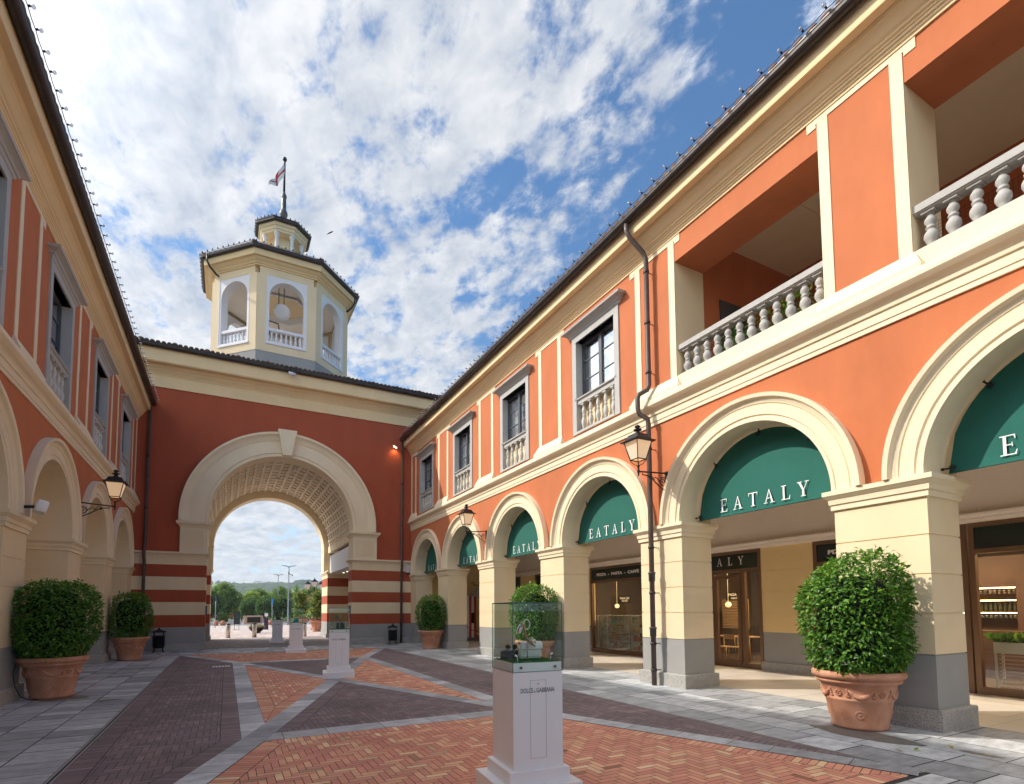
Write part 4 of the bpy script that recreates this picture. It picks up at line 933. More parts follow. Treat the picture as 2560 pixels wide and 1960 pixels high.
m = MB(); m.tube([(2.0, 28.45, 17.0), (2.0, 28.6, 18.3)], .02, 6); m.tube([(2.25, 28.45, 17.0), (2.25, 28.6, 18.3)], .02, 6); m.tube([(1.4, 28.6, 16.45), (2.0, 28.6, 16.35), (2.05, 28.6, 16.05)], .03, 6); m.build('mount', IRON, DS)
m = MB()
v3 = lambda x, y, z: (6.26 + x, 40 + y, 30.26 + z)
m.loft([[v3(-.26 + q, r_ * math.cos(a), -.26 + q * .9 + r_ * math.sin(a)) for a in (0, 1.5, 3.1, 4.7)] for q, r_ in ((0, .005), (.08, .03), (.25, .07), (.42, .05), (.5, .005))], sm=True)
m.add([v3(-.02, 0, .02), v3(.06, 0, -.02), v3(.26, .2, .34), v3(.18, .3, .22)], [(0, 1, 2, 3)]); m.add([v3(-.04, 0, 0), v3(.04, 0, -.05), v3(-.06, -.3, -.30), v3(-.12, -.2, -.16)], [(0, 1, 2, 3)])
tag(m.build('bird', DARK), 'small dark bird flying in the sky right of the tower', 'bird')

# ================================================================== PIPES, LIGHT STRINGS, WALL FITTINGS
def pipe(root_loc, pts, r_, label, T, brk, col_parts):
    t = thing('downpipe', root_loc, label, 'downpipe')
    m = MB(T); m.tube(pts, r_, 14); m.build('pipe', PIPEM, t)
    for u, d, z in brk:
        m = MB(T); m.lathe([(r_ + .002, -.03), (r_ + .012, -.028), (r_ + .012, .028), (r_ + .002, .03)], (u, d, z), 14); m.tube([(u, d - r_, z), (u, 0, z)], .01, 6); m.build('bracket', BROWN, t)
    for u, d, z in col_parts:
        m = MB(T); m.lathe([(r_ + .002, -.10), (r_ + .014, -.09), (r_ + .016, .06), (r_ + .026, .075), (r_ + .026, .10), (r_ + .002, .11)], (u, d, z), 16); m.build('collar', mat('pipe_collar', (.06, .055, .055), .5, .1, 5, metal=.3) if 'pipe_collar' not in bpy.data.materials else bpy.data.materials['pipe_collar'], t)
    return t
yp = 8.73
pipe((XR, yp, 0), [(yp + .18, .56, 10.42), (yp + .18, .56, 10.25), (yp + .14, .50, 10.1), (yp + .02, .22, 9.75), (yp, .16, 9.6), (yp, .16, 6.66), (yp + .02, .19, 6.56), (yp + .13, .33, 6.47), (yp + .155, .36, 6.38), (yp + .15, .36, 6.12), (yp + .12, .33, 6.0), (yp + .0, .22, 5.88), (yp, .2, 5.75), (yp, .2, 3.5), (yp, .2, .012)], .055,
     'brown downpipe in full sun beside the wall lantern, running down the second nearest arcade pier', TR, [(yp, .16, 9.3), (yp, .16, 8.1), (yp, .16, 6.95), (yp, .2, 5.2), (yp, .2, 3.0), (yp, .2, 2.0), (yp, .2, .9), (yp, .2, .33)], [(yp, .2, 1.15), (yp, .2, 2.35)])
for xx, top, lb in ((7.9, 10.35, 'thin dark downpipe in the corner right of the archway, above the litter bin'), (-3.08, 10.3, 'thin dark downpipe in the corner left of the archway, behind the potted shrub')):
    pipe((xx, YG, 0), [(xx, .10, top), (xx, .10, 4.5), (xx - .01, .14, 4.35), (xx - .01, .22, 4.22), (xx - .01, .22, 3.95), (xx, .14, 3.8), (xx, .12, 3.6), (xx, .12, .012)], .06, lb, TG, [(xx, .10, 8.2), (xx, .10, 6.0), (xx, .12, 2.4)], [(xx, .12, .95)])
def light_string(T, us, d, z, label, loc, sag=.02):
    t = thing('light_string', loc, label, 'light string')
    m = MB(T); pts = []
    for i in range(len(us) - 1):
        pts += [(us[i], d, z), ((us[i] + us[i + 1]) / 2, d, z - sag)]
    pts.append((us[-1], d, z)); m.tube(pts, .007, 5); m.build('cable', IRON, t)
    proto = None
    for u in us:
        x, y, z_ = T(u, d + .045, z + .02)
        if proto is None:
            m = MB(); m.tube([(0, 0, 0), (.0, 0, .03)], .013, 8, 0); sg = 1 if T is TL else -1
            m = MB(); m.tube([(-.05 * sg, 0, -.02), (-.01 * sg, 0, .0)], .016, 8, 0); m.lathe([(.004, -.036), (.024, -.024), (.034, 0), (.024, .024), (.004, .036)], (.02 * sg, 0, .0), 10, 1)
            b = m.build('bulb', [IRON, BULB]); b.parent = t; proto = b
        else: b = proto.copy(); col.objects.link(b); b.parent = t
        o_ = wloc(t); b.location = (x - o_.x, y - o_.y, z_ - o_.z)
    return t
light_string(TR, [-1.5 + .36 * k for k in range(77)], .70, 10.60, 'string of clear bulbs along the gutter of the sunlit arcade building on the right', (XR, 8, 10.6))
light_string(TL, [8.6 + .36 * k for k in range(50)], .70, 10.60, 'string of clear bulbs along the gutter of the shaded building on the left', (-XL, 15, 10.6))
def oct_string(a, z, n, label):
    t = thing('light_string', (CX, CY, z), label, 'light string'); pts = []
    for j in range(9):
        an = math.pi / 8 + j * math.pi / 4; pts.append((CX + a * K8 * math.cos(an), CY + a * K8 * math.sin(an), z))
    m = MB(); m.tube(pts, .012, 5); m.build('cable', IRON, t); proto = None
    for j in range(8):
        if j in (1, 2): continue
        p, q = Vector(pts[j]), Vector(pts[j + 1])
        for k in range(n):
            w_ = p.lerp(q, (k + .5) / n)
            if proto is None:
                m = MB(); m.lathe([(.01, -.03), (.03, -.01), (.032, .03), (.01, .07)], (0, 0, .04), 8); b = m.build('bulb', IRON); b.parent = t; proto = b
            else: b = proto.copy(); col.objects.link(b)
            b.location = w_ - Vector((CX, CY, z))
oct_string(A8 + .6, 19.26, 10, 'string of small bulbs around the lower eave of the octagonal tower')
oct_string(1.42, 22.6, 5, 'string of small bulbs around the roof of the tower lantern')

def wall_lantern(loc, rz, label):
    t = thing('wall_lantern', loc, label, 'wall lantern', 'iron wall lanterns', rz)
    m = MB(); m.box(0, .025, -.035, .035, -.42, .06); m.tube([(.02, 0, .02), (.78, 0, -.03)], .017, 8)
    m.tube([(.03, 0, -.36), (.12, 0, -.34), (.26, 0, -.26), (.42, 0, -.15), (.56, 0, -.09), (.68, 0, -.085), (.70, 0, -.06)], .013, 7)
    m.tube([(.11 + .095 * math.cos(a), 0, -.17 + .095 * math.sin(a)) for a in [k * .5 for k in range(14)]], .011, 6)
    m.tube([(.11 + (.065 - .004 * k) * math.cos(a), 0, -.17 + (.065 - .004 * k) * math.sin(a)) for k, a in enumerate([k * .6 for k in range(13)])], .010, 6)
    m.tube([(.20, 0, -.2), (.27, 0, -.12), (.34, 0, -.10), (.38, 0, -.13), (.35, 0, -.16)], .010, 6); m.tube([(.38, 0, -.15), (.44, 0, -.06), (.50, 0, -.06), (.52, 0, -.09)], .009, 6)
    m.tube([(.03, 0, -.36), (.0, 0, -.40), (.05, 0, -.44), (.10, 0, -.40)], .010, 6); m.lathe([(.01, -.03), (.035, 0), (.01, .03)], (.5, 0, -.11), 10)
    m.build('bracket', IRON, t, local=True)
    cx = .80; m = MB(); m.lathe([(.008, -.13), (.02, -.10), (.014, -.07), (.028, -.05), (.03, .0), (.02, .02), (.022, .07), (.035, .085), (.03, .10)], (cx, 0, 0), 12)
    zb_, zt_, rb_, rt_ = .22, .60, .115, .20
    for sx in (-1, 1):
        for sy in (-1, 1):
            m.tube([(cx, 0, .09), (cx + sx * .06, sy * .06, .12), (cx + sx * rb_, sy * rb_, .20), (cx + sx * rb_, sy * rb_, zb_)], .008, 6)
            m.tube([(cx + sx * rb_, sy * rb_, zb_), (cx + sx * rt_, sy * rt_, zt_)], .011, 6)
    for r_, z in ((rb_, zb_), (rt_, zt_)):
        c4 = [(cx - r_, -r_, z), (cx + r_, -r_, z), (cx + r_, r_, z), (cx - r_, r_, z)]
        for k in range(4): m.tube([c4[k], c4[(k + 1) % 4]], .012, 6)
    h = m.build('frame', IRON, t, local=True)
    m = MB(); k4 = lambda r_, z: [(cx - r_, -r_, z), (cx + r_, -r_, z), (cx + r_, r_, z), (cx - r_, r_, z)]
    m.loft([k4(rt_ + .065, zt_ + .0), k4(rt_ + .065, zt_ + .02), k4(rt_ + .0, zt_ + .04), k4(.145, .73), k4(.145, .75), k4(.13, .75)])
    m.loft([[(cx + r_ * math.cos(a), r_ * math.sin(a), z) for a in [q * math.pi / 6 for q in range(12)]] for r_, z in ((.11, .75), (.05, .80), (.045, .83), (.085, .85), (.09, .87), (.04, .885), (.035, .90), (.065, .92), (.06, .945), (.02, .97), (.005, .975))], sm=True); m.build('roof', IRON, h, local=True)
    m = MB()
    for k in range(4):
        a, b, c, d = k4(rb_ - .004, zb_ + .01)[k], k4(rb_ - .004, zb_ + .01)[(k + 1) % 4], k4(rt_ - .004, zt_ - .01)[(k + 1) % 4], k4(rt_ - .004, zt_ - .01)[k]
        m.add([a, b, c, d], [(0, 1, 2, 3)])
    m.build('pane', LAMPG, h, local=True)
    m = MB(); m.lathe([(.01, 0), (.05, .005), (.05, .02), (.01, .025)], (cx, 0, zt_ - .06), 12); m.build('light_source', GLOW, h, local=True)
    return t
wl = wall_lantern((XR - .0, 8.42, 4.58), math.pi, 'lit black lantern on a scrolled bracket beside the sunlit brown downpipe')
dup(wl, (XR, 17.46, 4.52), 'lit black lantern on the sunlit wall above the third and fourth green awnings, farther one')
dup(wl, (-XL, 17.26, 4.5), 'lit black lantern on the shaded left wall, above the small potted shrub', rz=0.0)
t = thing('wall_speaker', (-XL + .1, 12.6, 3.6), 'rounded white loudspeaker fixed above the capital of the nearest left pier', 'loudspeaker')
m = MB(); 
def rbox(mb, c, hx, hy, hz, rx_=0, rz_=0, n=6, e=.3, mi=0):
    vs = []; M_ = Matrix.Rotation(rz_, 3, 'Z') @ Matrix.Rotation(rx_, 3, 'Y')
    rg = []
    for i in range(9):
        ph = -math.pi / 2 + math.pi * i / 8; rr_ = []
        for j in range(20):
            th = 2 * math.pi * j / 20
            sg = lambda v: math.copysign(abs(v) ** e, v)
            p = Vector((hx * sg(math.cos(ph)) * sg(math.cos(th)), hy * sg(math.cos(ph)) * sg(math.sin(th)), hz * sg(math.sin(ph)))); p.rotate(M_); rr_.append((c[0] + p.x, c[1] + p.y, c[2] + p.z))
        rg.append(rr_)
    mb.loft(rg, sm=True, mi=mi)
rbox(m, (-XL + .38, 12.75, 3.62), .09, .2, .12, .25, .35); m.build('body', WHITEP, t)
m = MB(); m.tube([(-XL + .1, 12.7, 3.6), (-XL + .32, 12.72, 3.62)], .03, 8); m.build('mount', IRON, t)
t = thing('wall_speaker', (8.26, YG - .1, 3.6), 'small square white loudspeaker on the wall right of the corner downpipe', 'loudspeaker')
m = MB(); m.rings(8.14, 8.4, YG - .22, YG - .02, [(3.58, -.01), (3.6, 0), (3.93, 0), (3.95, -.01)]); m.build('body', mat('pale_grey_plastic', (.62, .62, .68), .5), t)
t = thing('floodlight', (7.55, YG - .2, 10.0), 'small lit floodlight on the red gate wall just under the right eave', 'floodlight')
m = MB(); m.tube([(7.62, YG, 10.15), (7.58, YG - .2, 10.12)], .015, 6); m.build('arm', IRON, t)
m = MB(); m.T = lambda x, y, z: (7.5 + x * .9 + z * .3, YG - .22 + y, 10.06 - x * .45 + z); m.box(-.10, .10, -.05, .05, -.03, .03); m.build('head', WHITEP, t)
m = MB(); m.T = lambda x, y, z: (7.5 + x * .9 + z * .3, YG - .22 + y, 10.06 - x * .45 + z); m.box(-.09, .09, -.045, .045, -.036, -.031); m.build('lens', GLOW, t)
fl = bpy.data.lights.new('floodlight_beam', 'SPOT'); fl.energy = 7; fl.color = (1, .62, .25); fl.spot_size = R(110); fl.spot_blend = .8
fo = bpy.data.objects.new('floodlight_beam', fl); col.objects.link(fo); fo.parent = t; fo.location = (-.04, -.02, .0); fo.rotation_euler = (R(35), 0, 0)
t = thing('security_camera', (2.38, YG - .85, 12.6), 'small white security camera fixed under the gate gutter below the tower', 'camera')
m = MB(); m.tube([(2.38, YG - .82, 12.62), (2.38, YG - .82, 12.85), (2.1, YG - .8, 12.88)], .02, 6); m.build('bracket', IRON, t)
m = MB(); m.T = lambda x, y, z: (2.42 + x, YG - .9 + y, 12.56 + z); m.tube([(-.15, 0, .02), (.15, 0, -.01)], .085, 12); m.build('body', mat('camera_white', (.6, .6, .66), .4), t)

# ================================================================== AWNINGS
lab = ['green awning cut by the right picture edge, one white letter in view', 'largest whole green awning with six white letters, right of the lantern and downpipe', 'green awning with six white letters left of the sunlit downpipe, above the slatted shelving shop', 'green awning above the potted shrub behind the glass display case, last letter clipped', 'green awning second from the gate, five white letters in view', 'small fully shaded green awning nearest the gate, four white letters in view']
for k in range(6):
    uc = 6.46 + 4.4 * (k - 1); t = thing('awning', (XR + .46, uc, 3.5), lab[k], 'awning', 'green half round awnings in the arches')
    T = lambda u, d, z: (XR + .46 - d, uc + u, z)
    n = 32; ra = 1.50; m = MB(T)
    def pz(u, z): return .03 * (1 - (u / ra) ** 2)
    rg = []
    for i in range(n + 1):
        u = -ra + 2 * ra * i / n; zt_ = 3.53 + math.sqrt(max(0, ra * ra - u * u)) * 1.0
        rg.append([(u, pz(u, 0) * q * (1 - q) * 4 + (.012 if q == 0 else 0), 3.52 + (zt_ - 3.52) * q) for q in (0, .1, .25, .5, .75, .9, 1)])
    m.loft(rg, closed=False, cap=False, sm=True)
    m.tube([(-ra, 0, 3.52), (ra, 0, 3.52)], .014, 6); m.build('canvas', GREEN, t, recalc=False)
    m = MB(T); serif(m, 'EATALY', .26, .135, lambda x, y, kk: (-x, .035 + kk, 3.60 + y)); m.build('lettering', SIGNW, t)
    for a in (.04, .82, 1.57, 2.32, 3.10):
        c, s_ = math.cos(a), math.sin(a); m = MB(T)
        m.tube([(c * 1.57, .03, 3.52 + s_ * 1.57), (c * 1.44, .05, 3.52 + s_ * 1.44)], .013, 6); m.lathe([(.01, -.02), (.03, 0), (.01, .02)], (c * 1.56, .03, 3.52 + s_ * 1.56), 8)
        for q in range(8): b_ = q * math.pi / 4; m.box(c * 1.44 + .035 * math.cos(b_) - .008, c * 1.44 + .035 * math.cos(b_) + .008, .045, .062, 3.52 + s_ * 1.44 + .035 * math.sin(b_) - .008, 3.52 + s_ * 1.44 + .035 * math.sin(b_) + .008)
        m.lathe([(.028, -.01), (.028, .01)], (c * 1.44, .052, 3.52 + s_ * 1.44), 8)
        m.build('fixing', IRON, t)

# ================================================================== POTTED SHRUBS
POT = [(.315, 0), (.335, .012), (.345, .04), (.335, .055), (.40, .36), (.415, .375), (.412, .392), (.405, .40), (.455, .575), (.50, .59), (.515, .61), (.51, .63), (.50, .635), (.535, .645), (.562, .675), (.562, .71), (.545, .735), (.515, .74), (.49, .725), (.47, .66)]
POT = [(a_, b_ * 1.07) for a_, b_ in POT]
def potr(z):
    for (r0, z0), (r1, z1) in zip(POT, POT[1:]):
        if z0 <= z <= z1: return r0 + (r1 - r0) * (z - z0) / max(1e-6, z1 - z0)
    return .4
def make_pot(t, s=1.0):
    m = MB(); m.lathe([(r_ * s, z * s) for r_, z in POT], (0, 0, 0), 56, cap=True); p = m.build('pot', TERRA, t, local=True)
    m = MB(); random.seed(11)
    for k in range(5):
        ac = k * 2 * math.pi / 5 + .35
        pts, rad = [], []
        for i in range(15):
            q = i / 14; a = ac + (q - .5) * .68; z = .545 - .095 * math.sin(math.pi * q); r_ = potr(z)
            pts.append((r_ * math.cos(a) * s, r_ * math.sin(a) * s, z * s)); rad.append((.012 + .026 * math.sin(math.pi * q)) * s)
        m.tube(pts, 0, 8, radii=rad)
        for i in range(26):
            q = random.uniform(.12, .88); a = ac + (q - .5) * .68; z = .545 - .095 * math.sin(math.pi * q) + random.uniform(-.018, .018); r_ = potr(z) + .016
            c = (r_ * math.cos(a) * s, r_ * math.sin(a) * s, z * s); m.lathe([(.001, -.013 * s), (.014 * s, 0), (.001, .013 * s)], c, 6)
        for sgn in (-1, 1):
            a = ac + sgn * .36
            for dz, da in ((.0, 0), (-.05, .015), (-.08, -.02), (-.085, .03), (-.02, .01)):
                z = .545 + dz; r_ = potr(z) + .004; c = (r_ * math.cos(a + da) * s, r_ * math.sin(a + da) * s, z * s); m.lathe([(.001, -.022 * s), (.019 * s, 0), (.001, .022 * s)], c, 7)
        a = ac + math.pi / 5
        for i in range(9):
            b_ = i * 2 * math.pi / 8; rr_ = .036 if i < 8 else 0; z = .50 + rr_ * math.sin(b_); r_ = potr(z) + .004; aa = a + rr_ * math.cos(b_) / r_
            m.lathe([(.001, -.02 * s), (.018 * s, 0), (.001, .02 * s)], (r_ * math.cos(aa) * s, r_ * math.sin(aa) * s, z * s), 7)
    for a in (-2.2 + k * math.pi / 2 for k in range(4)):
        for i in range(13):
            b_ = i * 2 * math.pi / 12; rr_ = .05 if i < 12 else 0; z = .21 + rr_ * math.sin(b_); r_ = potr(z) + .0; aa = a + rr_ * math.cos(b_) / r_
            m.lathe([(.001, -.016 * s), (.013 * s, 0), (.001, .016 * s)], (r_ * math.cos(aa) * s, r_ * math.sin(aa) * s, z * s), 7)
    m.build('garland_relief', TERRA, p, local=True)
    m = MB(); m.lathe([(.47 * s, .68 * s), (.01, .69 * s)], (0, 0, 0), 24); m.build('soil', SOIL, t, local=True)
def leaf(mb, p, d, nrm, ln, wd, r_, bend=.25):
    d = d.normalized(); nn = (nrm - d * nrm.dot(d)); nn = nn.normalized() if nn.length > 1e-4 else d.orthogonal(); sd = d.cross(nn)
    a = p; b = p + d * ln * .45 + sd * wd * .5 + nn * wd * .18; c = p + d * ln - nn * ln * bend; e = p + d * ln * .45 - sd * wd * .5 + nn * wd * .18; mid = p + d * ln * .5
    mb.add([tuple(a), tuple(b), tuple(c), tuple(e), tuple(mid)], [(0, 1, 4), (1, 2, 4), (2, 3, 4), (3, 0, 4)], 0, r_)
def shrub_mesh(seed, n, R_, zc_, hz, ex=2.8, ll=.085):
    random.seed(seed); m = MB()
    lump = [(Vector((random.gauss(0, 1), random.gauss(0, 1), random.gauss(0, 1))).normalized(), random.uniform(-.10, .085)) for _ in range(34)]
    for i in range(n):
        v = Vector((random.gauss(0, 1), random.gauss(0, 1), random.gauss(0, 1))).normalized()
        k = (abs(v.x) ** ex / R_ ** ex + abs(v.y) ** ex / R_ ** ex + abs(v.z) ** ex / hz ** ex) ** (-1 / ex)
        kk = ((v.x ** 2 + v.y ** 2) ** .5); k = ((kk / R_) ** ex + (abs(v.z) / hz) ** ex) ** (-1 / ex)
        if random.random() > (k / (max(R_, hz) * 1.22)) ** 2.5: continue
        bump = sum(a * max(0, v.dot(q)) ** 12 for q, a in lump)
        depth = random.random() ** 2.0 * .22
        p = v * k * (1 - depth + bump) + Vector((0, 0, zc_))
        if random.random() < .035: p = v * k * (1.03 + bump + random.random() * .05) + Vector((0, 0, zc_))
        g = Vector((v.x / R_ ** 2, v.y / R_ ** 2, v.z * .8 / hz ** 2)).normalized()
        d = (g * .55 + Vector((random.gauss(0, .5), random.gauss(0, .5), random.gauss(-.12, .38)))).normalized()
        up = (Vector((0, 0, 1)) * .75 + g * .6 + Vector((random.gauss(0, .35), random.gauss(0, .35), random.gauss(0, .3))))
        l_ = ll * random.uniform(.65, 1.2)
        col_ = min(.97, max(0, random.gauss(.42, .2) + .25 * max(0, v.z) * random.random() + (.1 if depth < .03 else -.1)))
        leaf(m, p, d, up, l_, l_ * .5, col_)
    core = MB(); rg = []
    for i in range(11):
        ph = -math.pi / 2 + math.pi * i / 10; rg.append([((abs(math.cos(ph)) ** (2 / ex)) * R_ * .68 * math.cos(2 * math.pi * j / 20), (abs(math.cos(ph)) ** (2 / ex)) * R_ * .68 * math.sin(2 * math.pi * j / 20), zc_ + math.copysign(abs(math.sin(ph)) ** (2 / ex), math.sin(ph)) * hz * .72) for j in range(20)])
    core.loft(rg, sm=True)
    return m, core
def potted(loc, label, seed, n, R_=.69, zc_=1.5, hz=.80, ex=2.8, ll=.085, rz=0):
    t = thing('potted_shrub', loc, label, 'potted shrub', 'clipped shrubs in terracotta pots', rz)
    make_pot(t)
    m, core = shrub_mesh(seed, n, R_, zc_, hz, ex, ll)
    f = m.build('foliage', LEAF, t, local=True, recalc=False); core.build('dark_core', CORE, f, local=True)  # near-black solid core added inside the leaves to block view-through
    m = MB(); m.tube([(0, 0, .66), (.03, .01, 1.0), (.0, .02, 1.6)], .035, 8); m.build('stem', BARK, t, local=True)
    return t
potted((7.86, 4.33, 0), 'large glossy clipped shrub in a garlanded terracotta pot against the nearest sunlit pier', 21, 17000, .67, 1.50, .83, 2.9, .080, rz=-.42)
potted((-2.98, 13.34, 0), 'large dark clipped shrub in a terracotta pot at the near left pier, cable hanging beside', 22, 16000, .70, 1.50, .82, 2.7, .078, rz=.8)
potted((-2.9, 22.1, 0), 'smaller looking shaded shrub in a terracotta pot, left of the archway', 23, 10000, .62, 1.50, .80, 3.2, .085, rz=2)
potted((7.80, 13.0, 0), 'sunlit topped shrub in a terracotta pot seen behind the glass display case', 24, 12000, .68, 1.50, .84, 2.6, .085, rz=.2)
potted((7.86, 21.8, 0), 'shaded shrub in a terracotta pot at the far end of the right arcade', 25, 10000, .64, 1.48, .84, 3.0, .085, rz=1.4)
m = MB(); m.tube([(-3.45, 12.98, .68), (-3.47, 12.95, .5), (-3.42, 12.9, .28), (-3.33, 12.88, .1), (-3.2, 12.9, .02), (-3.1, 12.98, .012)], .008, 6)
tag(m.build('hose', IRON), 'thin black irrigation hose looping down beside the large left pot', 'hose')
m = MB(); m.tube([(-3.45, 21.9, .68), (-3.5, 21.85, .4), (-3.4, 21.75, .1), (-3.2, 21.8, .012)], .008, 6)
tag(m.build('hose', IRON), 'thin black irrigation hose beside the farther left pot', 'hose')
random.seed(31)
for i, (x, y, lb, c_) in enumerate(((7.06, 3.30, 'green fallen leaf on the slabs in front of the nearest pot', LEAF), (6.93, 3.36, 'brown curled fallen leaf next to the green one on the slabs', WOOD), (7.55, 3.14, 'yellowish fallen leaf on the slabs near the corner of the nearest pier', LEAFM))):
    m = MB(); leaf(m, Vector((x, y, .008)), Vector((random.gauss(0, 1), random.gauss(0, 1), .1)), Vector((0, 0, 1)), .09, .05, .85, -.1); tag(m.build('fallen_leaf', c_, recalc=False), lb, 'leaf')

# ================================================================== LITTER BINS
def make_bin(loc, label):
    t = thing('litter_bin', loc, label, 'litter bin', 'black litter bins')
    m = MB(); m.lathe([(.17, .16), (.19, .18), (.19, .22), (.20, .23), (.205, .60), (.225, .61), (.23, .64), (.225, .67), (.20, .67), (.19, .62), (.18, .2)], (0, 0, 0), 28)
    for k in range(16):
        a = k * math.pi / 8; m.tube([(.207 * math.cos(a), .207 * math.sin(a), .24), (.212 * math.cos(a), .212 * math.sin(a), .60)], .008, 5)
    m.build('drum', IRON, t, local=True)
    m = MB(); m.lathe([(.27, .80), (.275, .82), (.22, .86), (.10, .90), (.05, .92), (.045, .94), (.03, .95), (.035, .97), (.015, 1.0)], (0, 0, 0), 28); m.build('lid', IRON, t, local=True)
    for k in range(4):
        a = math.pi / 4 + k * math.pi / 2; c, s_ = math.cos(a), math.sin(a); m = MB()
        m.tube([(.25 * c, .25 * s_, 0), (.22 * c, .22 * s_, .03), (.20 * c, .20 * s_, .1), (.22 * c, .22 * s_, .2), (.232 * c, .232 * s_, .64), (.22 * c, .22 * s_, .82)], .014, 6); m.lathe([(.02, -.01), (.03, .01), (.01, .03)], (.25 * c, .25 * s_, .01), 8)
        m.build('leg', IRON, t, local=True)
    return t
for t, y_, z_ in PLANTS:
    m = MB()
    for k in range(520):
        v = Vector((XR + .62 + random.gauss(0, .10), y_ + random.gauss(0, .26), random.uniform(6.62, z_ + .35) + random.gauss(0, .08))); leaf(m, v, Vector((random.gauss(-.3, .6), random.gauss(0, .8), random.gauss(.2, .6))), Vector((random.gauss(0, .4), random.gauss(0, .4), 1)), random.uniform(.06, .12), .035, min(1, max(0, random.gauss(.6, .2))))
    m.build('foliage', LEAF, t, recalc=False)
    m = MB(); m.lathe([(.13, 6.605), (.17, 6.85), (.18, 6.86)], (XR + .62, y_, 0), 14); m.build('pot', TERRA, t)
bn = make_bin((-2.42, 25.75, 0), 'black iron litter bin left of the archway beside the shaded pot')
dup(bn, (7.33, 25.85, 0), 'black iron litter bin right of the archway beside the thin downpipe')

# ================================================================== DISPLAY STANDS
CASEE = mat('glass_edge', (.05, .10, .08), .2); GRS = mat('artificial_grass', (.03, .14, .015), .9, .4, 30)
def make_stand(loc, rz, label):
    t = thing('display_stand', loc, label, 'display stand', 'white pedestal display cases down the street', rz)
    m = MB(); m.rings(-.375, .375, -.355, .355, [(0.004, 0), (.145, 0), (.15, -.004)]); m.build('plinth', WHITEP, t, local=True)
    m = MB(); m.rings(-.285, .285, -.285, .285, [(.151, 0), (.265, 0), (.27, -.004)]); m.build('upper_plinth', WHITEP, t, local=True)
    m = MB(); m.rings(-.238, .238, -.25, .25, [(.271, 0), (1.105, 0)]); cl = m.build('column', WHITEP, t, local=True)
    lk = bpy.data.materials.get('seam') or mat('seam', (.25, .25, .26), .6)
    m = MB()
    for a in ((-.075, .075, 1.03, 1.032), (-.075, .075, .36, .362), (-.077, -.075, .36, 1.032), (.075, .077, .36, 1.032)): m.box(a[0], a[1], -.2515, -.249, a[2], a[3])
    m.build('hatch', lk, cl, local=True)
    m = MB(); m.T = lambda x, y, z: (x, -.25 - y, z); m.loft([[(.008 * math.cos(a), d, 1.0 + .008 * math.sin(a)) for a in [q * math.pi / 5 for q in range(10)]] for d in (0, .006)]); m.build('lock', STEEL, cl, local=True)
    m = MB(); fit_text(m, 'DOLCE', -.168, -.05, .925, .040, lambda x, y: (x, -.2525, y)); fit_text(m, '&', -.040, -.027, .925, .017, lambda x, y: (x, -.2525, y)); fit_text(m, 'GABBANA', -.018, .158, .925, .040, lambda x, y: (x, -.2525, y))
    m.build('lettering', IRON, cl, local=True)
    m = MB(); m.rings(-.232, .232, -.244, .244, [(1.108, 0), (1.185, 0)]); tr = m.build('tray', WHITEP, t, local=True)
    m = MB(); random.seed(6)
    for k in range(2600):
        x, y = random.uniform(-.226, .226), random.uniform(-.238, .238); a = random.uniform(0, 6.28); h = random.uniform(.008, .022)
        m.add([(x, y, 1.183), (x + .004 * math.cos(a), y + .004 * math.sin(a), 1.183), (x + random.gauss(0, .006), y + random.gauss(0, .006), 1.185 + h)], [(0, 1, 2)])
    m.box(-.228, .228, -.24, .24, 1.184, 1.187); gr_ = m.build('grass', GRS, tr, local=True, recalc=False); gr_['kind'] = 'stuff'
    m = MB(); th = .006
    for a in ((-.24, .24, -.252, -.246), (-.24, .24, .246, .252)): m.box(a[0], a[1], a[2], a[3], 1.105, 1.708)
    for a in ((-.24, -.234), (.234, .24)): m.box(a[0], a[1], -.2455, .2455, 1.105, 1.708)
    m.box(-.24, .24, -.252, .252, 1.7085, 1.7145); g_ = m.build('glass_case', CASEG, t, local=True)
    m = MB()
    for sx in (-1, 1):
        for sy in (-1, 1): m.box(sx * .2405 - .0022, sx * .2405 + .0022, sy * .2525 - .0022, sy * .2525 + .0022, 1.105, 1.712)
    for sy in (-1, 1): m.box(-.24, .24, sy * .2525 - .0022, sy * .2525 + .0022, 1.706, 1.714); m.box(-.24, .24, sy * .2525 - .001, sy * .2525 + .001, 1.1045, 1.1065)
    for sx in (-1, 1): m.box(sx * .2405 - .0022, sx * .2405 + .0022, -.25, .25, 1.706, 1.714); m.box(sx * .2405 - .001, sx * .2405 + .001, -.25, .25, 1.1045, 1.1065)
    m.build('edge', CASEE, g_, local=True)
    for x in (-.165, .165):
        m = MB(); m.loft([[(x + .012 * math.cos(a), -.252 - d, 1.145 + .012 * math.sin(a)) for a in [q * math.pi / 7 for q in range(14)]] for d in (0, .012)]); m.build('knob', mat('knob', (.15, .13, .12), .35, metal=.8) if 'knob' not in bpy.data.materials else bpy.data.materials['knob'], t, local=True)
    for x, y, sg in ((-.17, -.19, 1), (.19, -.12, -1)):
        m = MB(); m.tube([(x, y, 1.19), (x, y, 1.225)], .004, 6); m.tube([(x, y, 1.235), (x - sg * .022, y + .01, 1.25)], .010, 8); m.build('spotlight', WHITEP, t, local=True)
    return t
S = [((2.47, 4.27, 0), R(-6), 'nearest tall white display stand in the foreground, white handbag in its glass case'), ((2.52, 13.72, 0), R(-9), 'white display stand on the centre of the brick star, floral bag in its case'),
     ((2.47, 22.5, 0), R(-3), 'white display stand at the mouth of the archway, teal bag in its case'), ((2.38, 29.9, 0), R(-8), 'farthest white display stand inside the archway, dark bag in its case')]
st = make_stand(*S[0])
for a, b, c in S[1:]: dup(st, a, c, rz=b)
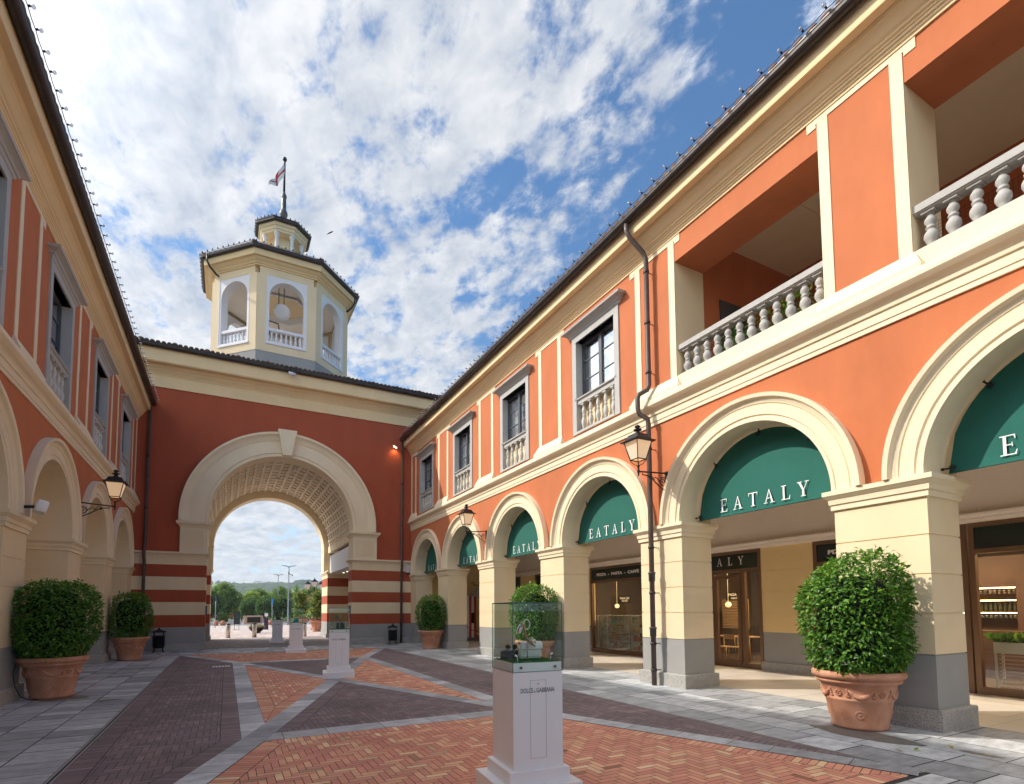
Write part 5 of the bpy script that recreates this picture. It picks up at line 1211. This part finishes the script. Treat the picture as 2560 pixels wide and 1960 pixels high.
def inside(i):
    (x, y, z), rz, _ = S[i]; c, s_ = math.cos(rz), math.sin(rz)
    return lambda px, py, pz: (x + px * c - py * s_, y + px * s_ + py * c, pz)
def bag(i, dx, dy, w_, d_, h_, mt, label, flap=True, name='handbag', hand=False, rot=0):
    P = inside(i); cr, sr = math.cos(rot), math.sin(rot); T = lambda a, b, c: P(dx + a * cr - b * sr, dy + a * sr + b * cr, 1.20 + c)
    o_ = T(0, 0, 0); t = thing(name, o_, label, 'handbag')
    m = MB(T); prof = [(0, .95), (.01, 1), (.03, 1.02), (h_ * .7, .96), (h_ * .93, .9), (h_, .80)]
    rg = []
    for z, q in prof:
        a_, b_ = w_ / 2 * (q * .98 + .02), d_ / 2 * (q ** 2); rg.append([(math.copysign(abs(math.cos(an)) ** .45, math.cos(an)) * a_, math.copysign(abs(math.sin(an)) ** .6, math.sin(an)) * b_, z) for an in [k * math.pi / 14 for k in range(28)]])
    m.loft(rg, sm=True); m.build('body', mt, t)
    if flap:
        m = MB(T); fp = [(-.3 * d_, h_ + .004), (0, h_ + .018), (.3 * d_, h_ + .012), (.5 * d_, h_ * .88), (.56 * d_, h_ * .62)]
        m.loft([[(w_ / 2 * q, -b, z) for q in (-.97, -.9, .9, .97)] for b, z in fp], closed=False, cap=False, sm=True); m.loft([[(w_ / 2 * q, -b - .002, z + .0025) for q in (-.97, -.9, .9, .97)] for b, z in fp], closed=False, cap=False, sm=True); m.build('flap', mt, t)
        m = MB(T); m.tube([(-w_ / 2 * .97, -.57 * d_, h_ * .62), (w_ / 2 * .97, -.57 * d_, h_ * .62)], .0018, 5); m.tube([(-w_ / 2 * .9, -.51 * d_, h_ * .12), (w_ / 2 * .9, -.51 * d_, h_ * .12)], .0012, 5); m.build('piping', SASH, t)
    if hand:
        m = MB(T); m.tube([(w_ * .22 * math.cos(a), 0, h_ * .95 + h_ * .45 * math.sin(a)) for a in [math.pi * k / 10 for k in range(11)]], .007, 7); m.build('handle', mt, t)
    return t
wl_ = mat('white_leather', (.66, .72, .72), .45, .03, 6, .1, 60)
bag(0, .045, .02, .235, .085, .135, wl_, 'white flap handbag standing on grass in the nearest glass case', rot=.12)
bag(1, .03, .02, .20, .09, .125, rampmat('floral_fabric', [(0, (.02, .02, .06)), (1, (.02, .02, .06))], .6, .6, 60, 0), 'dark floral box bag in the display case on the star', hand=False)
bag(2, .0, .02, .20, .10, .15, mat('teal_leather', (.01, .30, .30), .4), 'teal handbag in the case at the mouth of the archway', hand=True)
bag(3, .0, .02, .16, .08, .11, mat('black_leather', (.02, .02, .025), .4), 'small dark handbag in the farthest display case', hand=True)
# sandal on a brass post
def sandal(i, mtA, mtB, sole, label, sx=0.0):
    P = inside(i); T = lambda a, b, c: P(sx + a, -.07 + b, 1.20 + c)
    t = thing('sandal', T(0, 0, .2), label, 'shoe')
    path = [(-.055, .335), (-.03, .30), (-.015, .25), (-.005, .20), (.02, .165), (.05, .14), (.085, .115)]
    m = MB(T); m.loft([[(x + q, b, z + e) for q, b, e in ((-.004, -.03 * w_, -.004), (-.004, .03 * w_, -.004), (.004, .03 * w_, .004), (.004, -.03 * w_, .004))] for (x, z), w_ in zip(path, (.75, .85, .8, .75, .95, 1.05, .5))], sm=False); m.build('sole', sole, t)
    m = MB(T); m.loft([[(x + r_ * math.cos(a) * 1.0, r_ * math.sin(a), z + r_ * math.cos(a) * .25) for a in [k * math.pi / 6 for k in range(12)]] for x, z, r_ in ((-.045, .325, .022), (-.06, .29, .03), (-.072, .25, .03), (-.075, .235, .026))], sm=True, r=.3)
    for k, f in enumerate(range(len(m.f))): m.r[k] = random.random()
    m.build('heel', mtA, t)
    m = MB(T)
    m.loft([[(x + .012 + .028 * math.sin(a) * .6, -.034 * math.cos(a), z + .035 * math.sin(a)) for a in [k * math.pi / 8 for k in range(9)]] for x, z in ((.02, .17), (.045, .152), (.068, .137))], closed=False, cap=False, sm=True)
    for k in range(len(m.f)): m.r[k] = random.random()
    m.build('toe_strap', mtA, t)
    m = MB(T); m.tube([(.01 + .028 * math.cos(a), .02 * math.sin(a * .5), .315 + .045 * math.sin(a)) for a in [2 * math.pi * k / 16 for k in range(17)]], .005, 6); m.build('ankle_strap', mtB, t)
    m = MB(T); m.tube([(.01, 0, 0), (.01, 0, .175)], .005, 8); m.lathe([(.005, -.01), (.009, 0), (.005, .01)], (.01, 0, .11), 8); m.build('post', bpy.data.materials['brass'], t)
random.seed(12)
tilec = rampmat('painted_pattern', [(0, (.8, .8, .78)), (.35, (.8, .78, .7)), (.5, (.75, .35, .03)), (.65, (.65, .05, .04)), (.8, (.05, .35, .6)), (1, (.85, .6, .1))], .5, .45, 60, 0)
sandal(0, tilec, mat('white_strap', (.75, .73, .68), .5), mat('tan_leather', (.42, .27, .15), .5), 'white patterned high heel sandal on a brass post above the white handbag', -.03)
sandal(1, SASH, mat('green_strap', (.2, .4, .15), .5), IRON, 'dark high heel sandal above the floral bag in the second case', .0)
P = inside(0); t = thing('sunglasses', P(-.14, .1, 1.2), 'pair of dark sunglasses resting on a black case in the nearest display', 'sunglasses')
T = lambda a, b, c: P(-.125 + a, .09 + b, 1.2 + c)
for q in (-.035, .035):
    m = MB(T); m.loft([[(q + .026 * math.cos(a), -.03 + d, .105 + .024 * math.sin(a)) for a in [k * math.pi / 8 for k in range(16)]] for d in (0, .003)]); m.build('lens', mat('brown_lens', (.03, .02, .015), .1) if 'brown_lens' not in bpy.data.materials else bpy.data.materials['brown_lens'], t)
m = MB(T); m.tube([(-.06, -.03, .1), (-.03, -.05, .08), (.08, -.075, .05)], .002, 5); m.tube([(.06, -.03, .1), (.02, -.06, .06), (-.01, -.08, .03)], .002, 5); m.tube([(-.012, -.03, .11), (.012, -.03, .11)], .002, 5); m.build('arm', STEEL, t)
m = MB(T); m.rings(-.08, .085, -.05, .04, [(0, 0), (.06, 0), (.075, -.02), (.08, -.035)]); tag(m.build('eyewear_case', mat('navy_case', (.008, .008, .02), .6)), 'black case under the sunglasses in the nearest display', 'case')

# ================================================================== BEYOND THE GATE
def bollard(loc, label):
    t = thing('bollard', loc, label, 'bollard', 'steel bollards beyond the archway')
    m = MB(); m.lathe([(.13, 0), (.13, .80), (.125, .81)], (0, 0, 0), 24); m.build('tube', STEEL, t, local=True)
    m = MB(); m.lathe([(.125, .81), (.125, .85), (.132, .852), (.132, .87), (.12, .88), (.01, .885)], (0, 0, 0), 24); m.build('cap', IRON, t, local=True); return t
b_ = bollard((.13, 37.1, 0), 'leftmost steel bollard beyond the archway'); dup(b_, (1.6, 36.9, 0), 'middle steel bollard beyond the archway, in front of the flower bowl'); dup(b_, (4.5, 36.3, 0), 'rightmost steel bollard beyond the archway, beside the terracotta pots')
t = thing('dome_bollard', (-1.05, 70, 0), 'leftmost round topped terracotta bollard by the car park', 'bollard', 'round topped terracotta bollards')
m = MB(); m.lathe([(.25, 0), (.25, .32), (.24, .40), (.20, .48), (.13, .54), (.01, .57)], (0, 0, 0), 20); m.build('body', mat('orange_concrete', (.55, .22, .12), .9, .1, 4, .2, 40), t, local=True)
dup(t, (-.33, 69.8, 0), 'second round topped terracotta bollard, right of the leftmost'); dup(t, (4.7, 69.2, 0), 'round topped terracotta bollard right of the purple sign')
t = thing('information_sign', (.86, 52.2, 0), 'dark green upright information board on two legs beyond the archway', 'sign')
m = MB(); m.box(.6, 1.08, 52.18, 52.22, .50, 1.6); m.build('frame', IRON, t)
m = MB(); m.box(.64, 1.04, 52.17, 52.179, .55, 1.56); m.build('panel', mat('sign_green', (.025, .045, .04), .8, .5, 7), t)
for x in (.66, 1.02): m = MB(); m.box(x - .015, x + .015, 52.19, 52.21, 0, .5); m.build('leg', IRON, t)
m = MB(); m.box(.55, 1.14, 52.05, 52.35, 0, .03); m.build('foot', mat('sign_foot', (.3, .2, .12), .7), t)
t = thing('purple_totem', (3.15, 51.6, 0), 'narrow purple poster totem with a small white notice on top', 'sign')
m = MB(); m.box(2.98, 3.34, 51.5, 51.6, 0, 1.03); m.build('body', mat('purple_print', (.035, .018, .07), .5, .3, 4), t)
m = MB(); m.box(3.02, 3.30, 51.53, 51.55, 1.18, 1.46); m.tube([(3.16, 51.55, 1.0), (3.16, 51.55, 1.2)], .015, 6); m.build('notice', WHITEP, t)
m = MB(); random.seed(2)
for k in range(14):
    x, z = random.uniform(3.05, 3.27), random.uniform(.2, .55); m.lathe([(.001, -.02), (random.uniform(.015, .03), 0), (.001, .02)], (x, 51.495, z), 7, 0)
    m.r[-1] = .5
m.build('printed_flowers', FLOWER, t)
t = thing('flower_bowl', (2.05, 43.8, 0), 'wide dark bowl planter of pink flowers behind the middle steel bollard', 'planter')
m = MB(); m.lathe([(.16, 0), (.18, .02), (.22, .06), (.36, .16), (.48, .28), (.56, .42), (.57, .44), (.55, .44), (.5, .38)], (2.05, 43.8, 0), 28); m.build('bowl', IRON, t)
for k in range(3): a = k * 2.1; m = MB(); m.lathe([(.03, 0), (.04, .03), (.02, .08)], (2.05 + .24 * math.cos(a), 43.8 + .24 * math.sin(a), 0), 8); m.build('foot', IRON, t)
def flowers(cx, cy, cz, r_, h, n, t, s=.09):
    m = MB(); f = MB(); random.seed(int(cx * 100))
    for k in range(n):
        a = random.uniform(0, 6.28); q = r_ * random.random() ** .5; v = Vector((cx + q * math.cos(a), cy + q * math.sin(a), cz + random.uniform(0, h) * (1.2 - q / r_ * .6)))
        d = Vector((random.gauss(0, 1), random.gauss(0, 1), random.gauss(.5, .6)))
        (leaf)(m if k % 5 else f, v + (Vector((0, 0, .03)) if k % 5 == 0 else Vector((0, 0, 0))), d, Vector((random.gauss(0, .5), random.gauss(-.4, .5), 1)), s * random.uniform(.7, 1.2), s * .7, random.random())
    m.build('leaves', LEAFB, t, recalc=False); f.build('blossom', FLOWER, t, recalc=False)
flowers(2.05, 43.8, .36, .55, .30, 700, t)
t = thing('stone_monument', (2.55, 62, 0), 'tilted pale stone slab with a dark underside standing in the forecourt', 'monument')
stn = mat('pale_monument_stone', (.42, .32, .24), .8, .1, 3)
m = MB(); m.T = lambda x, y, z: (x, y, z); m.loft([[(1.62, 62, .35), (1.74, 61.7, 1.02), (1.66, 61.7, 1.16), (1.5, 62.2, .4)], [(3.4, 62, .35), (3.32, 61.7, 1.02), (3.4, 61.7, 1.16), (3.55, 62.2, .4)]])
m.box(1.6, 3.45, 61.6, 62.4, 1.04, 1.17); m.build('slab', stn, t)
m = MB(); m.box(1.95, 3.2, 61.62, 61.68, .45, 1.0); m.build('dark_panel', DARK, t); m = MB(); m.box(2.3, 2.75, 61.8, 62.3, 0, .45); m.build('foot', stn, t)
t = thing('hedge_box', (-.35, 78, 0), 'square clipped hedge in a terracotta tub left of the information board', 'hedge')
m = MB(); random.seed(8)
for k in range(3500):
    x, y, z = random.uniform(-.95, .22), random.uniform(77.4, 78.6), random.uniform(.35, 1.32)
    if random.random() < .6: y = 77.4 + random.random() * .12
    leaf(m, Vector((x, y, z)), Vector((random.gauss(0, 1), random.gauss(-.6, .6), random.gauss(0, 1))), Vector((0, -.5, 1)), .11, .08, random.random())
m.box(-.9, .17, 77.5, 78.5, .4, 1.25); m.build('foliage', LEAFB, t, recalc=False)
m = MB(); m.rings(-.75, .02, 77.6, 78.4, [(0, -.1), (.36, 0)]); m.build('tub', TERRA, t)
# magnolias in big pots
def crown_blobs(seed, blobs, n, ls, m=None, flat=.0, wr=.55):
    random.seed(seed); m = m or MB()
    for (bx, by, bz, br, bh) in blobs:
        for k in range(int(n * br * br)):
            v = Vector((random.gauss(0, 1), random.gauss(0, 1), random.gauss(0, 1))).normalized(); q = (.45 + .55 * random.random() ** .5)
            p = Vector((bx + v.x * br * q, by + v.y * br * q, bz + v.z * bh * q))
            d = (v * .6 + Vector((random.gauss(0, .6), random.gauss(0, .6), random.gauss(0, .5)))); l_ = ls * random.uniform(.6, 1.25)
            leaf(m, p, d, Vector((random.gauss(0, .4), random.gauss(0, .4), 1)), l_, l_ * wr, min(1, max(0, random.gauss(.5, .25) + .12 * v.z)))
    return m
def magnolia(loc, label, seed, s, h, w_):
    t = thing('magnolia_tree', loc, label, 'tree', 'magnolias in terracotta pots')
    m = MB(); m.lathe([(.42 * s, 0), (.44 * s, .08), (.42 * s, .1), (.62 * s, .70), (.70 * s, .72), (.72 * s, .86), (.66 * s, .9), (.6 * s, .82)], (0, 0, 0), 28); m.build('pot', TERRA, t, local=True)
    m = MB(); m.tube([(0, 0, .7), (.05, 0, 1.4), (.0, .05, h * .8)], .05, 8); m.build('trunk', BARK, t, local=True)
    random.seed(seed); bl = []
    for k in range(16):
        a = random.uniform(0, 6.28); q = random.random() ** .6; z = random.uniform(1.35, h - .35); ww = w_ * (1 - .55 * (z - 1.35) / (h - 1.35)); bl.append((q * ww * .6 * math.cos(a), q * ww * .6 * math.sin(a), z, .42, .38))
    crown_blobs(seed, bl, 900, .20).build('crown', LEAFM, t, local=True, recalc=False)
    m = MB(); f = MB()
    for k in range(260):
        a = random.uniform(0, 6.28); q = random.uniform(.25, .68) * s; v = Vector((q * math.cos(a), q * math.sin(a), .86 + random.uniform(0, .2))); leaf(m if k % 2 else f, v, Vector((math.cos(a), math.sin(a), random.gauss(.3, .5))), Vector((0, -.3, 1)), .10, .08, random.random())
    m.build('underplanting', LEAFB, t, local=True, recalc=False); f.build('blossom', FLOWER, t, local=True, recalc=False); return t
magnolia((6.35, 54.3, 0), 'magnolia with pink flowers in the left one of the two big terracotta pots', 41, .95, 4.0, 1.3)
magnolia((6.42, 44.5, 0), 'magnolia with pink flowers in the right, nearer big terracotta pot beside the lamp post', 42, .75, 3.55, 1.05)
t = thing('street_lamp', (6.7, 48, 0), 'ornate black lamp post with clustered glass lanterns and hanging flowers', 'street lamp')
m = MB(); m.lathe([(.22, 0), (.22, .06), (.16, .12), (.14, .5), (.09, .7), (.07, .9), (.05, 1.2), (.045, 3.6), (.07, 3.65), (.03, 3.8), (.03, 4.2)], (6.7, 48, 0), 12); m.tube([(6.7, 48, 3.3), (6.3, 48, 3.25), (6.15, 48, 3.45)], .025, 6); m.tube([(6.7, 48, 3.3), (7.1, 48, 3.25), (7.25, 48, 3.45)], .025, 6); m.tube([(6.7, 48, 3.0), (6.4, 48, 3.1), (6.38, 48, 2.95)], .015, 6); m.build('post', IRON, t)
for x, z in ((6.15, 3.5), (7.25, 3.5), (6.7, 3.72)):
    m = MB(); m.loft([[(x + r_ * sx, 48 + r_ * sy, z + h_) for sx, sy in ((-1, -1), (1, -1), (1, 1), (-1, 1))] for r_, h_ in ((.12, 0), (.22, .42))]); gl_ = m.build('lantern', mat('clear_lantern', (.8, .78, .75), .5) if 'clear_lantern' not in bpy.data.materials else bpy.data.materials['clear_lantern'], t)
    m = MB(); m.loft([[(x + r_ * sx, 48 + r_ * sy, z + h_) for sx, sy in ((-1, -1), (1, -1), (1, 1), (-1, 1))] for r_, h_ in ((.26, .42), (.25, .45), (.12, .58), (.05, .66), (.02, .76))])
    for sx in (-1, 1):
        for sy in (-1, 1): m.tube([(x + .12 * sx, 48 + .12 * sy, z), (x + .22 * sx, 48 + .22 * sy, z + .42)], .015, 5)
    m.build('lantern_roof', IRON, gl_)
t = thing('hanging_basket', (6.38, 48, 2.6), 'hanging basket of pink flowers on the ornate lamp post', 'flower basket'); flowers(6.38, 48, 2.45, .3, .4, 260, t, .1)
m = MB(); m.lathe([(.05, 2.3), (.2, 2.42), (.24, 2.55)], (6.38, 48, 0), 12); m.build('basket', IRON, t)
def tall_lamp(loc, h, label, cam_=True):
    t = thing('car_park_lamp', loc, label, 'street lamp', 'grey car park lamps')
    gm = bpy.data.materials.get('galvanised') or mat('galvanised', (.30, .32, .34), .5, .05, 4, metal=.4)
    m = MB(); m.lathe([(.09, 0), (.085, 1), (.05, h - .15), (.04, h)], (0, 0, 0), 10); m.build('pole', gm, t, local=True)
    for s_ in (-1, 1): m = MB(); m.T = lambda x, y, z: (x * s_, y, z); m.loft([[(.02, -.05, h - .22), (.02, .05, h - .22), (.02, .05, h - .12), (.02, -.05, h - .12)], [(.25, -.06, h - .08), (.25, .06, h - .08), (.25, .06, h), (.25, -.06, h)], [(.78, -.1, h), (.78, .1, h), (.78, .1, h + .04), (.78, -.1, h + .04)]]); m.build('lamp_head', SASH, t, local=True)
    if cam_: m = MB(); m.box(-.06, .06, -.12, .06, h - 1.0, h - .75); m.tube([(0, 0, h - 1.0), (.35, -.1, h - .98), (.36, -.1, h - 1.1)], .03, 6); m.lathe([(.01, -.12), (.08, -.08), (.08, 0)], (.36, -.1, h - 1.1), 10); m.build('camera_unit', IRON, t, local=True)
    return t
tall_lamp((6.35, 66, 0), 6.9, 'taller double headed car park lamp carrying a camera, right of the other lamp')
l2 = tall_lamp((7.52, 95, 0), 7.7, 'shorter looking double headed car park lamp left of the lamp with a camera', False)
dup(l2, (5.6, 118, 0), 'faint slender double headed lamp among the far trees, left of the others'); dup(l2, (14.9, 125, 0), 'faint slender double headed lamp far away behind the magnolias')
for x, y, h, w_, c_, lb in ((4.22, 60, 2.93, .22, (.05, .25, .6), 'thin pole with a small blue sign plate beyond the archway'), (-.95, 60, 3.16, .2, (.06, .05, .08), 'thin pole with a small dark sign plate at the left edge of the archway')):
    t = thing('sign_post', (x, y, 0), lb, 'sign post'); m = MB(); m.tube([(x, y, 0), (x, y, h - .1)], .035, 8); m.build('pole', bpy.data.materials['galvanised'], t)
    m = MB(); m.box(x - w_ / 2, x + w_ / 2, y - .06, y - .04, h - .52, h); m.build('plate', mat('sign_plate', c_, .5), t)
def car(loc, c_, label, rz=0):
    t = thing('parked_car', loc, label, 'car', 'cars in the car park', rz)
    prof = [(-2.1, .35), (-2.1, .75), (-1.95, .88), (-1.2, .95), (-.6, 1.42), (.7, 1.45), (1.5, 1.0), (2.05, .85), (2.1, .4)]
    m = MB()
    rg = []
    for y, ins in ((-.86, .06), (-.80, 0), (.80, 0), (.86, .06)): rg.append([(x * (1 - ins * .3), y * (1 if z < 1 else .84), z - ins * (1 if z > .5 else -1) * .5) for x, z in prof])
    m.loft(rg); m.build('body', mat('car_paint', c_, .25, coat=.5), t, local=True)
    m = MB(); m.loft([[(-1.05, .70 * s_, 1.0), (-.58, .62 * s_, 1.36), (.66, .62 * s_, 1.38), (1.3, .70 * s_, 1.02)] for s_ in (-1.13, 1.13)]); m.build('window', SIGND, t, local=True)
    m = MB(); m.box(-2.12, -2.05, -.8, -.5, .6, .75)
    for s_ in (-1, 1): mm = MB(); mm.loft([[(-2.1, s_ * .62 + q, .62 + z) for q, z in ((-.14, 0), (.14, 0), (.12, .14), (-.12, .14))], [(-2.13, s_ * .62 + q, .64 + z) for q, z in ((-.1, 0), (.1, 0), (.08, .1), (-.08, .1))]]); mm.build('headlight', WHITEP, t, local=True)
    for x in (-1.3, 1.3):
        for y in (-.88, .72): m = MB(); m.T = lambda a, b, c: (x + a, y + c, .33 + b); m.lathe([(.14, 0), (.33, .02), (.33, .14), (.14, .16)], (0, 0, 0), 18); m.build('wheel', IRON, t, local=True)
    return t
car((3.2, 104, 0), (.12, .18, .28), 'blue grey car on the road right beside the information board', math.pi / 2)
car((-2.6, 112, 0), (.4, .4, .42), 'silver car far back at the left edge of the archway view', .3)
# trees
def tree(seed, h, w_, kind):
    random.seed(seed); bl = []; tk = MB(); tk.tube([(0, 0, 0), (.06, .02, h * .4), (0, .05, h * .85)], .1, 8, radii=[.16, .11, .04])
    nb = 26
    for k in range(nb):
        q = k / (nb - 1); z = h * (.25 + .68 * q); ww = w_ * (math.sin(math.pi * min(1, .18 + q * .8)) ** .7 if kind == 0 else (1.05 - q * .95)); a = k * 2.4
        rr_ = ww * random.uniform(.24, .44); x, y = ww * random.uniform(.3, .68) * math.cos(a), ww * random.uniform(.3, .68) * math.sin(a); bl.append((x, y, z, rr_, rr_ * .75)); tk.tube([(0, 0, z * .8), (x, y, z)], .03, 5)
    cr = crown_blobs(seed, bl, 340, .34, wr=.75)
    return cr, tk
protos = {}
def place_tree(sp, x, y, s, label, rz=0.0):
    if sp not in protos:
        cr, tk = tree(100 + sp, (7.2, 6.2, 5.2, 8.0)[sp % 4], (3.0, 2.6, 2.4, 2.2)[sp % 4], 0 if sp % 4 != 3 else 1)
        t = thing('tree', (x, y, 0), label, 'tree', 'trees around the car park', rz); cr.build('crown', (LEAFB, LEAFB2, LEAFB3, LEAFB)[sp % 4], t, local=True, recalc=False); tk.build('trunk', BARK, t, local=True); protos[sp] = t
    else: t = dup(protos[sp], (x, y, 0), label, rz=rz)
    t.scale = (s, s, s); return t
LEAFB2 = rampmat("tree_leaf_light", [(0, (.18, .28, .04)), (.6, (.32, .44, .06)), (1, (.5, .58, .12))], .7, .1, 2, 0, transl=.45)
LEAFB3 = rampmat("tree_leaf_dark", [(0, (.05, .12, .025)), (.6, (.10, .20, .04)), (1, (.19, .28, .06))], .7, .1, 2, 0, transl=.4)
TL_ = [(0, -.35, 92, .90, 'broad mid green tree left of centre in the archway view'), (2, -2.3, 80, .95, 'dark tree cut by the left edge of the archway view'), (1, 1.9, 100, .72, 'low yellow green tree right of the broad left tree'),
       (1, 3.6, 96, .85, 'pale green tree in the middle of the archway view'), (0, 4.9, 100, .82, 'rounded green tree behind the blue sign post'), (1, 6.2, 104, .88, 'light green tree just left of the lamp with the camera'), (2, 5.1, 82, .78, 'dark low tree behind the blue sign'),
       (0, 8.2, 98, .86, 'green tree right of the lamp with the camera'), (3, 10.4, 105, .80, 'tall layered conifer left of the magnolias'), (3, 11.8, 108, .92, 'tallest layered conifer above the left magnolia'), (0, 13.4, 100, .9, 'green tree mostly hidden behind the magnolias'),
       (2, 3.0, 86, .72, 'small dark tree behind the stone monument'), (2, 7.0, 84, .80, 'dark leafy tree between the two tall lamps'), (1, 16.2, 112, .9, 'light tree at the far right behind the archway pier'), (0, -4.8, 104, .95, 'tree hidden mostly behind the left archway pier'),
       (2, 1.0, 118, .80, 'distant dark tree behind the information board'), (3, .9, 132, .85, 'small dark pointed fir among the far trees left of centre'), (0, 6.6, 126, .9, 'distant tree seen between the lamps'), (2, 9.3, 88, .62, 'low dark tree at the foot of the conifers')]
for i, (sp, x, y, s, lb) in enumerate(TL_): place_tree(sp, x, y, s, lb, rz=i * 1.3)
o = MB(); random.seed(77)
for k in range(5200):
    x = random.uniform(-12, 34); y = random.choice((random.uniform(100, 103), random.uniform(86, 87.5))) if not -2 < x < 4 else random.uniform(124, 127)
    leaf(o, Vector((x, y, random.uniform(.1, 1.0))), Vector((random.gauss(0, 1), random.gauss(-.5, 1), random.gauss(.2, 1))), Vector((0, 0, 1)), .3, .25, random.random())
ob = o.build('low_shrubbery', LEAFB, kind='stuff', recalc=False); ob['label'] = 'low green shrubbery and ground cover along the car park edges'; ob['category'] = 'shrubbery'
o = MB()
for k in range(900):
    leaf(o, Vector((random.uniform(-4, 6), random.uniform(98.5, 99.2), random.uniform(.6, 1.15))), Vector((random.gauss(0, 1), random.gauss(-.5, 1), random.gauss(.2, 1))), Vector((0, 0, 1)), .25, .2, random.random())
ob = o.build('red_hedge', mat('red_leaf', (.28, .06, .03), .8, .3, 3), kind='stuff', recalc=False); ob['label'] = 'long low hedge of red leaves behind the car park road'; ob['category'] = 'hedge'
# hills
def hill(name, yc, hmax, seed, wx, x_off, m_):
    random.seed(seed); ph = [random.uniform(0, 6.28) for _ in range(8)]; o = MB(); nx_, ny2 = 240, 44; vs = []
    for i in range(nx_ + 1):
        for j in range(ny2 + 1):
            x = -700 + 1600 * i / nx_; q = j / ny2; y = yc + (q - .0) * 420
            ridge = hmax * (.80 + .12 * math.sin((x + x_off) / wx + ph[0]) + .07 * math.sin((x + x_off) / (wx * .41) + ph[1]) + .03 * math.sin(x / (wx * .17) + ph[2])) + .035 * x * (1 if x < 140 else 0) + (5 if x >= 140 else 0)
            z = ridge * math.sin(min(1, q * 1.25) * math.pi / 2) ** 1.15 + 1.6 * math.sin(x / 17 + q * 9 + ph[3]) * q + 1.2 * math.sin(x / 9 - q * 23 + ph[4]) * q
            if q > .5: z += random.uniform(0, 2.2)
            vs.append((x, y, z - 1))
    fs = [(i * (ny2 + 1) + j, (i + 1) * (ny2 + 1) + j, (i + 1) * (ny2 + 1) + j + 1, i * (ny2 + 1) + j + 1) for i in range(nx_) for j in range(ny2)]
    o.add(vs, fs, sm=True); ob = o.build(name, m_, kind='structure', recalc=False); return vs
hm, t_, b_s = newmat('hill_green')
tcn = t_.nodes.new('ShaderNodeTexCoord'); n_ = t_.nodes.new('ShaderNodeTexNoise'); n_.inputs['Scale'].default_value = .014; n_.inputs['Detail'].default_value = 8; n_.inputs['Roughness'].default_value = .65
t_.links.new(tcn.outputs['Object'], n_.inputs['Vector']); cr_ = t_.nodes.new('ShaderNodeValToRGB'); e_ = cr_.color_ramp.elements; e_[0].position = .44; e_[0].color = (.045, .11, .03, 1); e_[1].position = .56; e_[1].color = (.24, .34, .09, 1)
t_.links.new(n_.outputs['Fac'], cr_.inputs[0]); t_.links.new(cr_.outputs[0], b_s.inputs['Base Color']); b_s.inputs['Roughness'].default_value = 1; b_s.inputs['Specular IOR Level'].default_value = 0
hv = hill('hills', 650, 48, 3, 120, 0, hm)
# woodland on the hill: small crowns
o = MB(); random.seed(55)
from mathutils import noise as mn
for k in range(5200):
    x = random.uniform(-60, 230); q = random.random(); y = 660 + q * 330
    if mn.noise(Vector((x * .014 + 3, y * .014, 0))) < -.02 and q < .93: continue
    ridge = 48 * .8 + .035 * min(x, 140)
    z = ridge * math.sin(min(1, (y - 650) / 420 * 1.25) * math.pi / 2) ** 1.15 + random.uniform(-1, 2)
    r_ = random.uniform(1.8, 4.2); a = random.random()
    for s_ in range(5):
        v = Vector((random.gauss(0, 1), random.gauss(0, 1), random.gauss(0, 1))).normalized(); c = Vector((x, y, z + r_)) + v * r_ * .5
        o.add([tuple(c + Vector((-r_ * .6, 0, -r_ * .5))), tuple(c + Vector((r_ * .6, .5, -r_ * .4))), tuple(c + Vector((r_ * .5, 0, r_ * .5))), tuple(c + Vector((-r_ * .4, .3, r_ * .55)))], [(0, 1, 2, 3)], 0, a)
def puff(x, y, z, r_, a, n=9):
    for s_ in range(n):
        v = Vector((random.gauss(0, 1), random.gauss(0, 1), random.gauss(0, 1))).normalized(); c = Vector((x, y, z + r_ * .8)) + v * r_ * .55; q = r_ * .45
        o.add([tuple(c + Vector((-q, 0, -q * random.uniform(.5, 1)))), tuple(c + Vector((q, .5, -q * .7))), tuple(c + Vector((q * .8, 0, q))), tuple(c + Vector((-q * .7, .3, q * random.uniform(.6, 1.1))))], [(0, 1, 2, 3)], 0, a)
for k in range(620):
    x = random.choice((random.uniform(-40, 75), random.uniform(85, 150), random.gauss(108, 5), random.gauss(124, 3)))
    c_ = [v for v in hv if abs(v[0] - x) < 3.6]
    if not c_: continue
    top = max(c_, key=lambda v: v[2] / v[1]); big = 1.5 if 100 < x < 128 else 1.0
    puff(x, top[1] + random.uniform(-14, 2), top[2] - random.uniform(0, 2), random.uniform(1.6, 3.4) * big, random.random() * .6)
ob = o.build('hill_woodland', LEAFB3, kind='stuff', recalc=False); ob['label'] = 'dark woodland covering the distant hillside'; ob['category'] = 'woodland'
# haze
hz_m = bpy.data.materials.new('haze_air'); hz_m.use_nodes = True; nt_ = hz_m.node_tree; nt_.nodes.clear()
ov = nt_.nodes.new('ShaderNodeOutputMaterial'); pv = nt_.nodes.new('ShaderNodeVolumePrincipled'); pv.inputs['Color'].default_value = (.82, .90, 1, 1); pv.inputs['Density'].default_value = .0004; pv.inputs['Anisotropy'].default_value = .3
nt_.links.new(pv.outputs[0], ov.inputs['Volume'])
o = MB(); o.box(-710, 910, -30, 1080, -1.5, 90)
if HAZE: o.build('haze', hz_m, kind='stuff')
